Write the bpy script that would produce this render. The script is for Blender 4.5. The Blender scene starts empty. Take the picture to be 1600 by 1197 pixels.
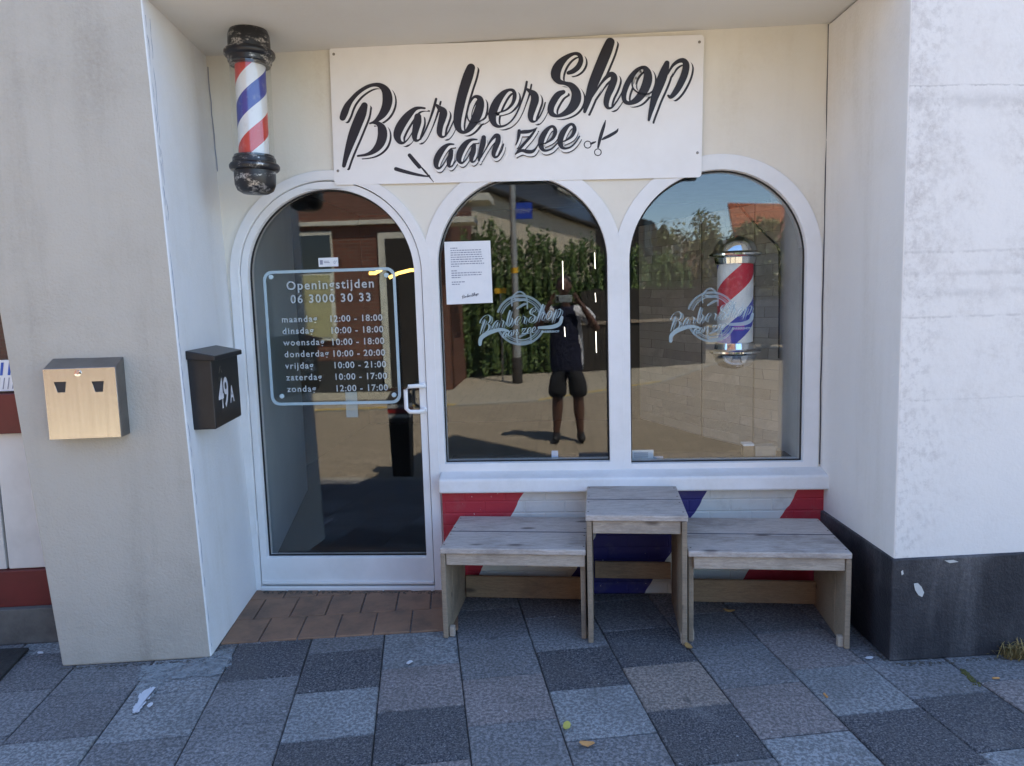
import bpy, bmesh, math, random
from mathutils import Vector, Matrix, Euler
R = math.radians
random.seed(7)
S = bpy.context.scene
COL = S.collection

# ---------------------------------------------------------------- camera
CAM = Vector((0, -4.0, 1.63)); FPX = 1150.3
RT = Vector((0.99740241, 0.06619344, -0.02840523)); UP = Vector((0.02052829, 0.11677728, 0.99294595)); FW = Vector((-0.0690436, 0.99094979, -0.1151151))
cam = bpy.data.cameras.new('camera'); camo = bpy.data.objects.new('camera', cam); COL.objects.link(camo)
cam.sensor_width = 36; cam.lens = FPX / 1600 * 36; cam.clip_start = 0.01; cam.clip_end = 2000
m = Matrix((RT, UP, -FW)).transposed().to_4x4(); m.translation = CAM
camo.matrix_world = m; S.camera = camo

# ---------------------------------------------------------------- sky, sun, exposure
SUN = Vector((0.50, 0.62, 1.45)).normalized()
elev = math.asin(SUN.z); azim = math.atan2(SUN.x, SUN.y)
W = bpy.data.worlds.new('World'); S.world = W; W.use_nodes = True
nt = W.node_tree; bg = nt.nodes['Background']
sky = nt.nodes.new('ShaderNodeTexSky'); sky.sky_type = 'NISHITA'; sky.sun_disc = False
sky.sun_elevation = elev; sky.sun_rotation = azim; sky.altitude = 900; sky.air_density = 1.0; sky.dust_density = 0.15; sky.ozone_density = 2.4
nt.links.new(sky.outputs[0], bg.inputs[0]); bg.inputs[1].default_value = 0.15
sl = bpy.data.lights.new('sun', 'SUN'); sl.energy = 4.8; sl.angle = R(0.53); sl.color = (1.0, 0.93, 0.82)
so = bpy.data.objects.new('sun', sl); COL.objects.link(so); so.location = (4, 10, 20)
so.rotation_euler = SUN.to_track_quat('Z', 'Y').to_euler()
S.view_settings.view_transform = 'Standard'; S.view_settings.look = 'None'
S.view_settings.exposure = 1.98; S.view_settings.gamma = 1
S.cycles.max_bounces = 10; S.cycles.transparent_max_bounces = 16; S.cycles.glossy_bounces = 6

# ---------------------------------------------------------------- pixel -> point on a real plane
def ray(u, v): return FW + RT * ((u - 800) / FPX) - UP * ((v - 598.5) / FPX)
def PY(u, v, y=0.0):
    d = ray(u, v); return CAM + d * ((y - CAM.y) / d.y)
def PZ(u, v, z=0.0):
    d = ray(u, v); return CAM + d * ((z - CAM.z) / d.z)
def PN(u, v, n, p):
    d = ray(u, v); return CAM + d * ((Vector(p) - CAM).dot(n) / d.dot(n))
def MY(u, v, Y):                                   # a point seen in the glass, Y metres out into the street
    p = PY(u, v, Y); return Vector((p.x, -Y, p.z))

# ---------------------------------------------------------------- materials
class N:
    def __init__(s, name):
        s.m = bpy.data.materials.new(name); s.m.use_nodes = True; s.t = s.m.node_tree
        s.b = s.t.nodes['Principled BSDF']; s.o = s.t.nodes['Material Output']
        s.tc = s.new('ShaderNodeTexCoord').outputs['Object']
    def new(s, k, **kw):
        n = s.t.nodes.new(k)
        for a, b in kw.items(): setattr(n, a, b)
        return n
    def put(s, sock, v):
        if isinstance(v, bpy.types.NodeSocket): s.t.links.new(v, sock)
        elif isinstance(v, (tuple, list)) and len(v) == 3 and sock.type == 'RGBA': sock.default_value = (*v, 1)
        else: sock.default_value = v
    def math(s, op, a, b=0.0, c=None, clamp=False):
        n = s.new('ShaderNodeMath', operation=op, use_clamp=clamp); s.put(n.inputs[0], a); s.put(n.inputs[1], b)
        if c is not None: s.put(n.inputs[2], c)
        return n.outputs[0]
    def mix(s, f, a, b, mode='MIX'):
        n = s.new('ShaderNodeMix', data_type='RGBA', blend_type=mode)
        s.put(n.inputs[0], f); s.put(n.inputs[6], a); s.put(n.inputs[7], b); return n.outputs[2]
    def noise(s, scale, detail=4, rough=.55, vec=None, dist=0):
        n = s.new('ShaderNodeTexNoise'); s.put(n.inputs['Vector'], vec or s.tc)
        n.inputs['Scale'].default_value = scale; n.inputs['Detail'].default_value = detail
        n.inputs['Roughness'].default_value = rough; n.inputs['Distortion'].default_value = dist
        return n.outputs[0]
    def ramp(s, v, a, b): 
        n = s.new('ShaderNodeMapRange'); n.interpolation_type = 'SMOOTHSTEP'; s.put(n.inputs[0], v)
        n.inputs[1].default_value = a; n.inputs[2].default_value = b; return n.outputs[0]
    def mapping(s, scale, rot=(0, 0, 0)):
        n = s.new('ShaderNodeMapping'); s.put(n.inputs[0], s.tc); n.inputs[3].default_value = scale; n.inputs[2].default_value = rot
        return n.outputs[0]
    def xyz(s, v=None):
        n = s.new('ShaderNodeSeparateXYZ'); s.put(n.inputs[0], v or s.tc); return n.outputs
    def bump(s, h, strength=.3, dist=.005):
        n = s.new('ShaderNodeBump'); s.put(n.inputs['Height'], h); n.inputs['Strength'].default_value = strength
        n.inputs['Distance'].default_value = dist; s.t.links.new(n.outputs[0], s.b.inputs['Normal']); return n
    def done(s, col=None, rough=.6, metal=0, spec=.5):
        if col is not None: s.put(s.b.inputs['Base Color'], col)
        s.put(s.b.inputs['Roughness'], rough); s.put(s.b.inputs['Metallic'], metal)
        s.put(s.b.inputs['Specular IOR Level'], spec); return s.m

def surf(name, c1, c2=None, scale=6, rough=.6, bump=0, bscale=120, metal=0, spec=.4, stretch=None, coat=0):
    n = N(name); v = n.mapping(stretch) if stretch else None
    c2 = c2 or tuple(x * .82 for x in c1)
    f = n.ramp(n.noise(scale, 6, .6, v), .3, .72); f2 = n.noise(scale * 9, 3, .6, v)
    col = n.mix(n.math('MULTIPLY', f, n.math('ADD', f2, .4), clamp=True), c1, c2)
    if bump: n.bump(n.noise(bscale, 4, .6, v), bump)
    if coat: n.b.inputs['Coat Weight'].default_value = coat; n.b.inputs['Coat Roughness'].default_value = .05
    return n.done(col, rough, metal, spec)

def plaster(name, c, dirt, amount=.5, bump=.25, streak=True, rough=.75):
    n = N(name)
    big = n.ramp(n.noise(1.3, 5, .6), .42, .75); st = n.ramp(n.noise(5, 5, .62, n.mapping((1, 1, .12))), .45, .8)
    fine = n.noise(60, 4, .65)
    f = n.math('MULTIPLY', n.math('ADD', big, st if streak else 0.0), n.math('MULTIPLY', fine, amount), clamp=True)
    col = n.mix(f, c, dirt)
    sp = n.ramp(n.noise(210, 1, .4), .70, .78)
    col = n.mix(n.math('MULTIPLY', sp, .25), col, dirt)
    h = n.math('ADD', n.noise(90, 4, .6), n.math('MULTIPLY', n.noise(9, 3), 2.0))
    n.bump(h, bump, .006)
    return n.done(col, rough, 0, .25)

MT = {}
MT['cream'] = plaster('cream_wall_paint', (.76, .73, .65), (.55, .49, .38), .5, .12)
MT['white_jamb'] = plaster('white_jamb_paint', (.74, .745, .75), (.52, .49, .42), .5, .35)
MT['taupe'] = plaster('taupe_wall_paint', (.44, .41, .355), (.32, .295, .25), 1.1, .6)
MT['jamb_right'] = plaster('off_white_jamb_paint', (.82, .79, .75), (.58, .53, .45), .55, .3)
MT['soffit'] = plaster('soffit_paint', (.72, .70, .65), (.55, .5, .43), .4, .05, False)
MT['pvc'] = surf('white_plastic_frame', (.80, .80, .80), (.72, .72, .71), 3, .32, .04, 40, spec=.5)
MT['sill'] = surf('white_painted_sill', (.80, .80, .80), (.70, .69, .67), 5, .4, .1, 60)
MT['gasket'] = surf('black_gasket', (.02, .02, .02), rough=.5)
MT['plinth'] = plaster('black_plinth_paint', (.024, .024, .030), (.15, .145, .15), 1.3, .7, rough=.55)
MT['black'] = surf('black_paint', (.012, .012, .014), (.02, .02, .022), 9, .35, .05, 150)
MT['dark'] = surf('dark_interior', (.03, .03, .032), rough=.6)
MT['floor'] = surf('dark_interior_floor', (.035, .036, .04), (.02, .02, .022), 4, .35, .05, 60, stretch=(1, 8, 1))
MT['inner_wall'] = surf('blue_grey_inner_wall', (.50, .57, .62), (.44, .51, .56), 2, .7)
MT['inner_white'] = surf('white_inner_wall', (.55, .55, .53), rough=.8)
MT['paper'] = surf('paper', (.78, .80, .82), (.72, .75, .78), 14, .7)
MT['ink'] = surf('grey_ink', (.30, .32, .40), rough=.8)
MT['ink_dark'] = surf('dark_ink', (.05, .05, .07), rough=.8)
MT['vinyl_black'] = surf('black_vinyl', (.018, .017, .024), (.026, .024, .032), 7, .45)
MT['board'] = surf('white_sign_board', (.84, .835, .83), (.79, .775, .755), 2.5, .28, .02, 8)
def film(name, c, alpha):
    n = N(name); n.done(n.mix(n.noise(30, 3), c, tuple(x * .88 for x in c)), .5, 0, .3); mx = n.new('ShaderNodeMixShader'); tr = n.new('ShaderNodeBsdfTransparent'); mx.inputs[0].default_value = alpha
    n.t.links.new(tr.outputs[0], mx.inputs[1]); n.t.links.new(n.b.outputs[0], mx.inputs[2]); n.t.links.new(mx.outputs[0], n.o.inputs[0]); return n.m
MT['frost'] = surf('pale_blue_vinyl', (.50, .62, .66), (.44, .56, .60), 30, .5)
MT['frost_thin'] = film('etched_film', (.46, .60, .65), .66); MT['frost_dim'] = film('etched_film_light', (.42, .55, .60), .45)
MT['letter_white'] = surf('white_vinyl', (.72, .76, .80), (.66, .70, .74), 30, .5)
MT['screw'] = surf('screw_steel', (.35, .33, .3), (.2, .17, .14), 200, .4, metal=1)
MT['steel'] = surf('brushed_steel', (.66, .65, .61), (.57, .56, .52), 3, .27, .06, 60, metal=1, stretch=(20, 20, .6))
MT['steel_side'] = surf('steel_side', (.30, .29, .28), (.22, .21, .2), 5, .4, .05, 200, metal=1)
MT['chrome'] = surf('chrome', (.85, .85, .86), (.8, .8, .8), 5, .05, metal=1)
MT['red'] = surf('pole_red', (.52, .03, .05), (.46, .03, .04), 20, .4)

def worn_cap():
    n = N('worn_black_silver_paint')
    w = n.math('MULTIPLY', n.ramp(n.noise(13, 6, .7, n.mapping((1, 1, 2))), .52, .64), n.ramp(n.noise(120, 3, .6), .36, .55))
    col = n.mix(w, (.014, .014, .017), (.55, .52, .48))
    n.bump(n.noise(160, 3), .3, .003)
    n.put(n.b.inputs['Metallic'], n.math('MULTIPLY', w, .85)); m_ = n.done(col, .32, 0, .5)
    n.t.links.new(n.math('MULTIPLY', w, .85), n.b.inputs['Metallic']); return m_
MT['worn_cap'] = worn_cap()

def pole_stripes(name, phase, turn, white=(.78, .78, .77), red=(.60, .035, .045), blue=(.035, .05, .36), flip=1):
    n = N(name); X, Y, Z = n.xyz()
    ang = n.math('DIVIDE', n.math('ARCTAN2', Y, X), 2 * math.pi)
    t = n.math('FRACT', n.math('ADD', n.math('ADD', n.math('MULTIPLY', Z, turn), n.math('MULTIPLY', ang, flip)), phase))
    isr = n.math('MULTIPLY', n.math('GREATER_THAN', t, .0), n.math('LESS_THAN', t, .27))
    isb = n.math('MULTIPLY', n.math('GREATER_THAN', t, .5), n.math('LESS_THAN', t, .77))
    col = n.mix(isb, n.mix(isr, white, red), blue)
    col = n.mix(n.math('MULTIPLY', n.ramp(n.noise(30, 4), .55, .8), .25), col, (.5, .48, .45))
    return n.done(col, .35)

def glass(name, base=.10, tint=(.84, .88, .87), wav=.012, rough=0):
    n = N(name); t = n.t; t.nodes.remove(n.b)
    lw = n.new('ShaderNodeLayerWeight'); lw.inputs[0].default_value = .5
    f = n.math('ADD', n.math('MULTIPLY', n.math('POWER', lw.outputs['Facing'], 5.0), .85), base, clamp=True)
    tr = n.new('ShaderNodeBsdfTransparent'); tr.inputs[0].default_value = (*tint, 1)
    gl = n.new('ShaderNodeBsdfGlossy'); gl.inputs['Roughness'].default_value = rough; gl.inputs[0].default_value = (1, 1, 1, 1)
    if wav:
        b = n.new('ShaderNodeBump'); b.inputs['Strength'].default_value = wav; b.inputs['Distance'].default_value = .02
        t.links.new(n.noise(3.5, 2, .5), b.inputs['Height']); t.links.new(b.outputs[0], gl.inputs['Normal'])
    mx = n.new('ShaderNodeMixShader'); t.links.new(f, mx.inputs[0]); t.links.new(tr.outputs[0], mx.inputs[1]); t.links.new(gl.outputs[0], mx.inputs[2])
    t.links.new(mx.outputs[0], n.o.inputs[0]); return n.m
MT['glass'] = glass('shop_glass', .052, (.96, .975, .97), wav=.006); MT['glass_inner'] = glass('inner_shop_glass', .052, (.96, .975, .97), 0)
MT['tube'] = glass('clear_acrylic_tube', .06, (.93, .94, .93), 0)
MT['acrylic'] = glass('clear_acrylic_panel', .02, (.95, .97, .97), 0)

def wood(name, c1, c2, c3, grain=1.0):
    n = N(name)
    g = n.noise(9, 6, .65, n.mapping((1.2, 14, 14)), 1.2); g2 = n.noise(60, 3, .6, n.mapping((1, 12, 12)))
    col = n.mix(n.ramp(g, .32, .68), c1, c2)
    col = n.mix(n.math('MULTIPLY', n.ramp(g2, .5, .75), .5), col, c3)
    kn = n.new('ShaderNodeTexVoronoi'); kn.inputs['Scale'].default_value = 1.0; n.put(kn.inputs['Vector'], n.mapping((3.2, 8, 8)))
    k = n.ramp(kn.outputs['Distance'], .17, .05); col = n.mix(n.math('MULTIPLY', k, .75), col, (.05, .035, .03))
    sp = n.ramp(n.noise(2.6, 6, .7, n.mapping((1, 2, 2))), .46, .70); col = n.mix(n.math('MULTIPLY', sp, .60), col, c3)
    n.bump(n.math('ADD', g2, g), .5, .004); return n.done(col, .75, 0, .25)
MT['wood_grey'] = wood('weathered_grey_wood', (.57, .51, .47), (.40, .345, .30), (.17, .14, .12))
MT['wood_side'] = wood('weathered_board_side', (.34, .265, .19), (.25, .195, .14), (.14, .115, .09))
MT['wood_brown'] = wood('brown_rail_wood', (.36, .24, .14), (.26, .175, .105), (.13, .095, .065))
MT['wood_end'] = wood('pale_apron_wood', (.50, .42, .34), (.36, .30, .24), (.2, .165, .14))

def brick_paint():
    n = N('striped_painted_brick'); X, Y, Z = n.xyz()
    wob = n.math('MULTIPLY', n.math('SUBTRACT', n.noise(6, 2), .5), .05)
    t = n.math('ADD', n.math('SUBTRACT', X, n.math('MULTIPLY', Z, .58)), wob)
    red, white, blue = (.42, .028, .045), (.66, .66, .62), (.030, .026, .16)
    def gt(v): return n.math('GREATER_THAN', t, v)
    col = n.mix(gt(BT[0]), red, white); col = n.mix(gt(BT[1]), col, blue); col = n.mix(gt(BT[2]), col, white); col = n.mix(gt(BT[3]), col, red)
    chips = n.math('MULTIPLY', n.ramp(n.noise(55, 3, .6), .68, .72), n.ramp(n.noise(4, 3), .45, .6))
    col = n.mix(n.math('MULTIPLY', chips, .8), col, (.7, .69, .67))
    dirt = n.ramp(n.noise(7, 5, .65), .52, .8); col = n.mix(n.math('MULTIPLY', dirt, .3), col, (.24, .21, .18))
    br = n.new('ShaderNodeTexBrick'); br.inputs['Scale'].default_value = 1.0
    br.inputs['Brick Width'].default_value = .22; br.inputs['Row Height'].default_value = .066; br.inputs['Mortar Size'].default_value = .006
    br.inputs['Mortar Smooth'].default_value = .6; br.inputs['Color1'].default_value = (1, 1, 1, 1); br.inputs['Color2'].default_value = (1, 1, 1, 1); br.inputs['Mortar'].default_value = (0, 0, 0, 1)
    cv = n.new('ShaderNodeCombineXYZ'); n.put(cv.inputs[0], X); n.put(cv.inputs[1], Z); n.put(br.inputs['Vector'], cv.outputs[0])
    h = n.math('ADD', br.outputs[0], n.math('MULTIPLY', n.noise(70, 4), .25)); n.bump(h, .5, .006)
    return n.done(col, .5, 0, .4)

def brickwork(name, c1, c2, mortar, wide=.21, row=.062, axis='XZ', ms=.008, bump=.4, rough=.8):
    n = N(name); X, Y, Z = n.xyz()
    br = n.new('ShaderNodeTexBrick'); br.inputs['Scale'].default_value = 1.0
    br.inputs['Brick Width'].default_value = wide; br.inputs['Row Height'].default_value = row; br.inputs['Mortar Size'].default_value = ms
    br.inputs['Color1'].default_value = (*c1, 1); br.inputs['Color2'].default_value = (*c2, 1); br.inputs['Mortar'].default_value = (*mortar, 1)
    cv = n.new('ShaderNodeCombineXYZ'); d = dict(X=X, Y=Y, Z=Z); n.put(cv.inputs[0], d[axis[0]]); n.put(cv.inputs[1], d[axis[1]]); n.put(br.inputs['Vector'], cv.outputs[0])
    col = n.mix(n.math('MULTIPLY', n.ramp(n.noise(5, 5), .4, .75), .4), br.outputs[0], tuple(x * .6 for x in c1))
    n.bump(n.math('ADD', n.math('MULTIPLY', br.outputs['Fac'], -1.0), n.math('MULTIPLY', n.noise(80, 3), .3)), bump, .006)
    return n.done(col, rough, 0, .25)

def grunge_wall():
    n = N('weathered_white_render'); X, Y, Z = n.xyz()
    big = n.ramp(n.noise(1.9, 6, .62, None, .4), .36, .62); mid = n.ramp(n.noise(5, 8, .76), .38, .68); fine = n.ramp(n.noise(34, 6, .78), .30, .66)
    hi = n.ramp(Z, .9, 2.7)
    f = n.math('MULTIPLY', n.math('MULTIPLY', n.math('ADD', n.math('MULTIPLY', big, .45), n.math('MULTIPLY', hi, 1.0)), n.math('MULTIPLY', mid, n.math('ADD', n.math('MULTIPLY', big, .8), .25))), fine, clamp=True)
    col = n.mix(n.math('MULTIPLY', f, .85), (.69, .66, .63), (.42, .38, .355))
    # darker mould patch running along the old corner bead
    bead = n.math('MULTIPLY', n.ramp(n.math('ADD', X, n.math('MULTIPLY', n.math('SUBTRACT', n.noise(5, 5, .7), .5), .5)), .27, .02), n.ramp(n.noise(28, 5, .72), .45, .66))
    col = n.mix(n.math('MULTIPLY', bead, .33), col, (.33, .30, .29))
    wob = n.math('MULTIPLY', n.math('SUBTRACT', n.noise(7, 6, .75), .5), .035)
    zz = n.math('ADD', Z, wob)
    for z0, wd, s in ((2.43, .005, .5), (2.37, .05, .22), (1.77, .010, .25), (1.68, .018, .22), (1.60, .03, .2), (1.50, .008, .3), (1.15, .007, .18)):
        l = n.ramp(n.math('ABSOLUTE', n.math('SUBTRACT', zz, z0)), wd, 0.0)
        col = n.mix(n.math('MULTIPLY', n.math('MULTIPLY', l, n.ramp(n.noise(14, 4, .7), .3, .6)), s), col, (.22, .20, .20))
    n.bump(n.math('ADD', n.noise(55, 5, .65), n.math('MULTIPLY', n.noise(7, 3), 1.5)), .35, .007)
    return n.done(col, .8, 0, .2)
MT['grunge'] = grunge_wall()

def paving(name='exposed_aggregate_slabs'):
    n = N(name); a = n.new('ShaderNodeVertexColor'); a.layer_name = 'slab'
    g = n.noise(130, 4, .8); g2 = n.noise(70, 4, .75); big = n.ramp(n.noise(3.5, 5, .6), .38, .72)
    col = n.mix(n.ramp(g, .42, .58), a.outputs[0], n.mix(.5, a.outputs[0], (.40, .37, .35)))
    col = n.mix(n.math('MULTIPLY', n.ramp(g2, .60, .42), .60), col, (.02, .02, .022))
    col = n.mix(n.math('MULTIPLY', big, .38), col, (.09, .085, .08)); gum = n.ramp(n.noise(9, 2, .4), .70, .73); col = n.mix(n.math('MULTIPLY', gum, .45), col, (.05, .048, .045)); pale = n.ramp(n.noise(2.1, 6, .7), .56, .74); col = n.mix(n.math('MULTIPLY', pale, .25), col, (.34, .33, .32))
    sp = n.math('MULTIPLY', n.ramp(n.noise(38, 2, .5), .735, .75), .7); col = n.mix(sp, col, (.5, .5, .5))
    n.bump(n.math('ADD', g, g2), .55, .004); return n.done(col, .78, 0, .3)

# ---------------------------------------------------------------- object helpers
def link(o, parent=None, label=None, cat=None, group=None, kind=None):
    if o.name not in COL.objects: COL.objects.link(o)
    if parent: o.parent = parent
    tag(o, label, cat, group, kind); return o
def tag(o, label=None, cat=None, group=None, kind=None):
    for k, v in (('label', label), ('category', cat), ('group', group), ('kind', kind)):
        if v: o[k] = v
    return o
def thing(name, loc, label, cat, group=None, rz=0):
    o = bpy.data.objects.new(name, None); o.empty_display_size = .1; o.location = loc; o.rotation_euler = (0, 0, rz)
    return link(o, None, label, cat, group)
def off(o):                                          # world offset of a (translated only) chain of parents
    v = Vector((0, 0, 0))
    while o: v += o.location; o = o.parent
    return v
def finish(name, bm, mat, parent=None, smooth=False, bevel=0, seg=2, label=None, cat=None, group=None, kind=None, local=False, origin=None, recalc=True):
    """world-space bmesh -> ONE object; its coordinates are kept relative to its parent (or origin)"""
    if recalc: bmesh.ops.recalc_face_normals(bm, faces=bm.faces)
    base = Vector((0, 0, 0))
    if not local:
        if parent: base = off(parent)
        elif origin is not None: base = Vector(origin)
        bm.transform(Matrix.Translation(-base))
    me = bpy.data.meshes.new(name); bm.to_mesh(me); bm.free()
    for x in (mat if isinstance(mat, (list, tuple)) else [mat]): me.materials.append(x)
    if smooth:
        for p in me.polygons: p.use_smooth = True
    o = bpy.data.objects.new(name, me)
    if not parent and not local: o.location = base
    if bevel:
        b = o.modifiers.new('bevel', 'BEVEL'); b.width = bevel; b.segments = seg; b.limit_method = 'ANGLE'; b.angle_limit = R(35)
    if smooth:
        e = o.modifiers.new('split', 'EDGE_SPLIT'); e.split_angle = R(38)
    return link(o, parent, label, cat, group, kind)
def BM(): return bmesh.new()
def box(bm, x0, x1, y0, y1, z0, z1, M=None, mi=0):
    vs = [bm.verts.new(Vector(p) if M is None else M @ Vector(p)) for p in ((x0, y0, z0), (x1, y0, z0), (x1, y1, z0), (x0, y1, z0), (x0, y0, z1), (x1, y0, z1), (x1, y1, z1), (x0, y1, z1))]
    for f in ((0, 3, 2, 1), (4, 5, 6, 7), (0, 1, 5, 4), (1, 2, 6, 5), (2, 3, 7, 6), (3, 0, 4, 7)):
        bm.faces.new([vs[i] for i in f]).material_index = mi
    return bm
def hexa(bm, bot, top, mi=0):                        # a block between two quads
    a = [bm.verts.new(Vector(p)) for p in bot]; b = [bm.verts.new(Vector(p)) for p in top]; n = len(a)
    fs = [bm.faces.new(a[::-1]), bm.faces.new(b)] + [bm.faces.new((a[i], a[(i + 1) % n], b[(i + 1) % n], b[i])) for i in range(n)]
    for f in fs: f.material_index = mi
    return fs
def prism(bm, pts, d):                               # extrude polygon by vector d
    return hexa(bm, pts, [Vector(p) + Vector(d) for p in pts])
def tube(bm, pts, r, n=10, cap=True, closed=False):
    pts = [Vector(p) for p in pts]; rs = r if isinstance(r, (list, tuple)) else [r] * len(pts); rings = []
    for i, p in enumerate(pts):
        a = pts[max(i - 1, 0)]; b = pts[min(i + 1, len(pts) - 1)]
        if closed: a = pts[i - 1]; b = pts[(i + 1) % len(pts)]
        d = (b - a).normalized(); s = Vector((0, 0, 1)) if abs(d.z) < .9 else Vector((1, 0, 0))
        x = d.cross(s).normalized(); y = d.cross(x)
        rings.append([bm.verts.new(p + (x * math.cos(2 * math.pi * k / n) + y * math.sin(2 * math.pi * k / n)) * rs[i]) for k in range(n)])
    m_ = len(rings)
    for i in range(m_ if closed else m_ - 1):
        A, B = rings[i], rings[(i + 1) % m_]
        for k in range(n): bm.faces.new((A[k], A[(k + 1) % n], B[(k + 1) % n], B[k]))
    if cap and not closed: bm.faces.new(rings[0][::-1]); bm.faces.new(rings[-1])
    return bm
def lathe(bm, prof, c, n=40, M=None):                # prof: (r, z) along +z from c
    rings = []
    for r, z in prof:
        ring = []
        for k in range(n):
            a = 2 * math.pi * k / n; p = Vector((r * math.cos(a), r * math.sin(a), z))
            if M: p = M @ p
            ring.append(bm.verts.new(p + Vector(c)))
        rings.append(ring)
    for A, B in zip(rings, rings[1:]):
        for k in range(n): bm.faces.new((A[k], A[(k + 1) % n], B[(k + 1) % n], B[k]))
    bm.faces.new(rings[0][::-1]); bm.faces.new(rings[-1]); return bm
def plate(polys, y0, y1, bm=None):
    """2D outlines (x,z), first one the outside and the rest holes, made into a slab between y0 and y1"""
    cu = bpy.data.curves.new('outline', 'CURVE'); cu.dimensions = '2D'; cu.fill_mode = 'BOTH'; cu.extrude = abs(y1 - y0) / 2
    for pl_ in polys:
        sp = cu.splines.new('POLY'); sp.points.add(len(pl_) - 1); sp.use_cyclic_u = True
        for i, (x, z) in enumerate(pl_): sp.points[i].co = (x, z, 0, 1)
    o = bpy.data.objects.new('outline', cu); COL.objects.link(o)
    me = bpy.data.meshes.new_from_object(o.evaluated_get(bpy.context.evaluated_depsgraph_get()))
    bm = bm or BM(); t = BM(); t.from_mesh(me); bmesh.ops.remove_doubles(t, verts=t.verts, dist=1e-5)
    t.transform(Matrix.Translation((0, (y0 + y1) / 2, 0)) @ Matrix.Rotation(R(90), 4, 'X'))
    tm = bpy.data.meshes.new('tmp'); t.to_mesh(tm); t.free(); bm.from_mesh(tm)
    bpy.data.objects.remove(o); bpy.data.curves.remove(cu); bpy.data.meshes.remove(me); bpy.data.meshes.remove(tm)
    return bm
def arch(x0, x1, zb, zs, rise=None, n=40):
    c = (x0 + x1) / 2; r = (x1 - x0) / 2; rise = rise or r
    return [(x0, zb), (x1, zb)] + [(c + r * math.cos(math.pi * k / n), zs + rise * math.sin(math.pi * k / n)) for k in range(n + 1)]
def rrect(x0, x1, z0, z1, r, n=6):
    out = []
    for cx, cz, a in ((x1 - r, z0 + r, -90), (x1 - r, z1 - r, 0), (x0 + r, z1 - r, 90), (x0 + r, z0 + r, 180)):
        out += [(cx + r * math.cos(R(a + 90 * k / n)), cz + r * math.sin(R(a + 90 * k / n))) for k in range(n + 1)]
    return out
def text_bm(bm, s, x, z, y, size, bold=0.0, space=1.0, align='LEFT', M=None, sx=1.0, shear=0.0):
    cu = bpy.data.curves.new('text', 'FONT'); cu.body = s; cu.size = size; cu.offset = bold; cu.space_character = space; cu.align_x = align; cu.shear = shear; cu.resolution_u = 3
    o = bpy.data.objects.new('text', cu); COL.objects.link(o)
    me = bpy.data.meshes.new_from_object(o.evaluated_get(bpy.context.evaluated_depsgraph_get()))
    T = M or (Matrix.Translation((x, y, z)) @ Matrix.Rotation(R(90), 4, 'X') @ Matrix.Diagonal((sx, 1, 1, 1)))
    me.transform(T); bm.from_mesh(me)
    bpy.data.objects.remove(o); bpy.data.curves.remove(cu); bpy.data.meshes.remove(me); return bm
def spline(pts, k=6):                                # Catmull-Rom through (x, y, w)
    P = [Vector(p) for p in pts]; out = []
    for i in range(len(P) - 1):
        a = P[max(i - 1, 0)]; b = P[i]; c = P[i + 1]; d = P[min(i + 2, len(P) - 1)]
        for j in range(k):
            t = j / k
            out.append(.5 * ((2 * b) + (c - a) * t + (2 * a - 5 * b + 4 * c - d) * t * t + (3 * b - a - 3 * c + d) * t ** 3))
    out.append(P[-1]); return out
def brush(bm, pts, to, k=6, dw=0.0, shift=(0, 0), wmul=1.0):
    """a pen stroke of changing width as a flat ribbon; to(x, y) -> world point"""
    P = spline(pts, k); L = []; Rr = []
    def w_(p): return max(p.z * wmul + dw, 1.0) / 2
    for i, p in enumerate(P):
        a = P[max(i - 1, 0)]; b = P[min(i + 1, len(P) - 1)]; d = Vector((b.x - a.x, b.y - a.y)); d = d.normalized() if d.length else Vector((1, 0)); nrm = Vector((-d.y, d.x)); w = w_(p)
        q = Vector((p.x + shift[0], p.y + shift[1])); L.append(q + nrm * w); Rr.append(q - nrm * w)
    lv = [bm.verts.new(to(*q)) for q in L]; rv = [bm.verts.new(to(*q)) for q in Rr]
    for i in range(len(P) - 1):
        try: bm.faces.new((lv[i], lv[i + 1], rv[i + 1], rv[i]))
        except ValueError: pass
    for i, s in ((0, -1), (len(P) - 1, 1)):            # round ends
        j = i + 1 if i == 0 else i - 1; c = Vector((P[i].x + shift[0], P[i].y + shift[1])); d = (Vector((P[i].x, P[i].y)) - Vector((P[j].x, P[j].y))).normalized(); nrm = Vector((-d.y, d.x)); w = w_(P[i])
        fan = [bm.verts.new(to(*(c + nrm * w * math.cos(math.pi * q / 8) + d * w * math.sin(math.pi * q / 8)))) for q in range(9)]
        bm.faces.new(fan)
    return bm
#STRUCTURE
# ================================================================= GROUND
_p = [PY(822, 767, -.095), PY(965, 767, -.095), PY(1105, 767, -.095), PY(1245, 767, -.095)]
BT = [p.x - .58 * p.z for p in _p]; BT[1] = (lambda p: p.x - .58 * p.z)(PY(905, 880, -.095))
MT['brick_paint'] = brick_paint()
MT['road'] = brickwork('brown_road_clinkers', (.34, .275, .195), (.27, .22, .155), (.14, .12, .09), .21, .105, 'XY', .008, .3)
MT['joint'] = surf('dark_joint_sand', (.05, .047, .044), (.085, .08, .065), 12, .95)
MT['paving'] = paving()
MT['kerb'] = surf('concrete_kerb', (.36, .33, .27), (.27, .25, .21), 6, .8, .2)
MT['far_paving'] = brickwork('far_pavement_tiles', (.38, .33, .25), (.33, .29, .22), (.17, .15, .12), .3, .3, 'XY', .01, .2)
MT['yellow'] = surf('yellow_line_paint', (.62, .42, .05), (.5, .34, .06), 8, .6)
MT['earth'] = surf('ground_earth', (.16, .14, .11), (.11, .10, .08), .5, .95)

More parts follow.
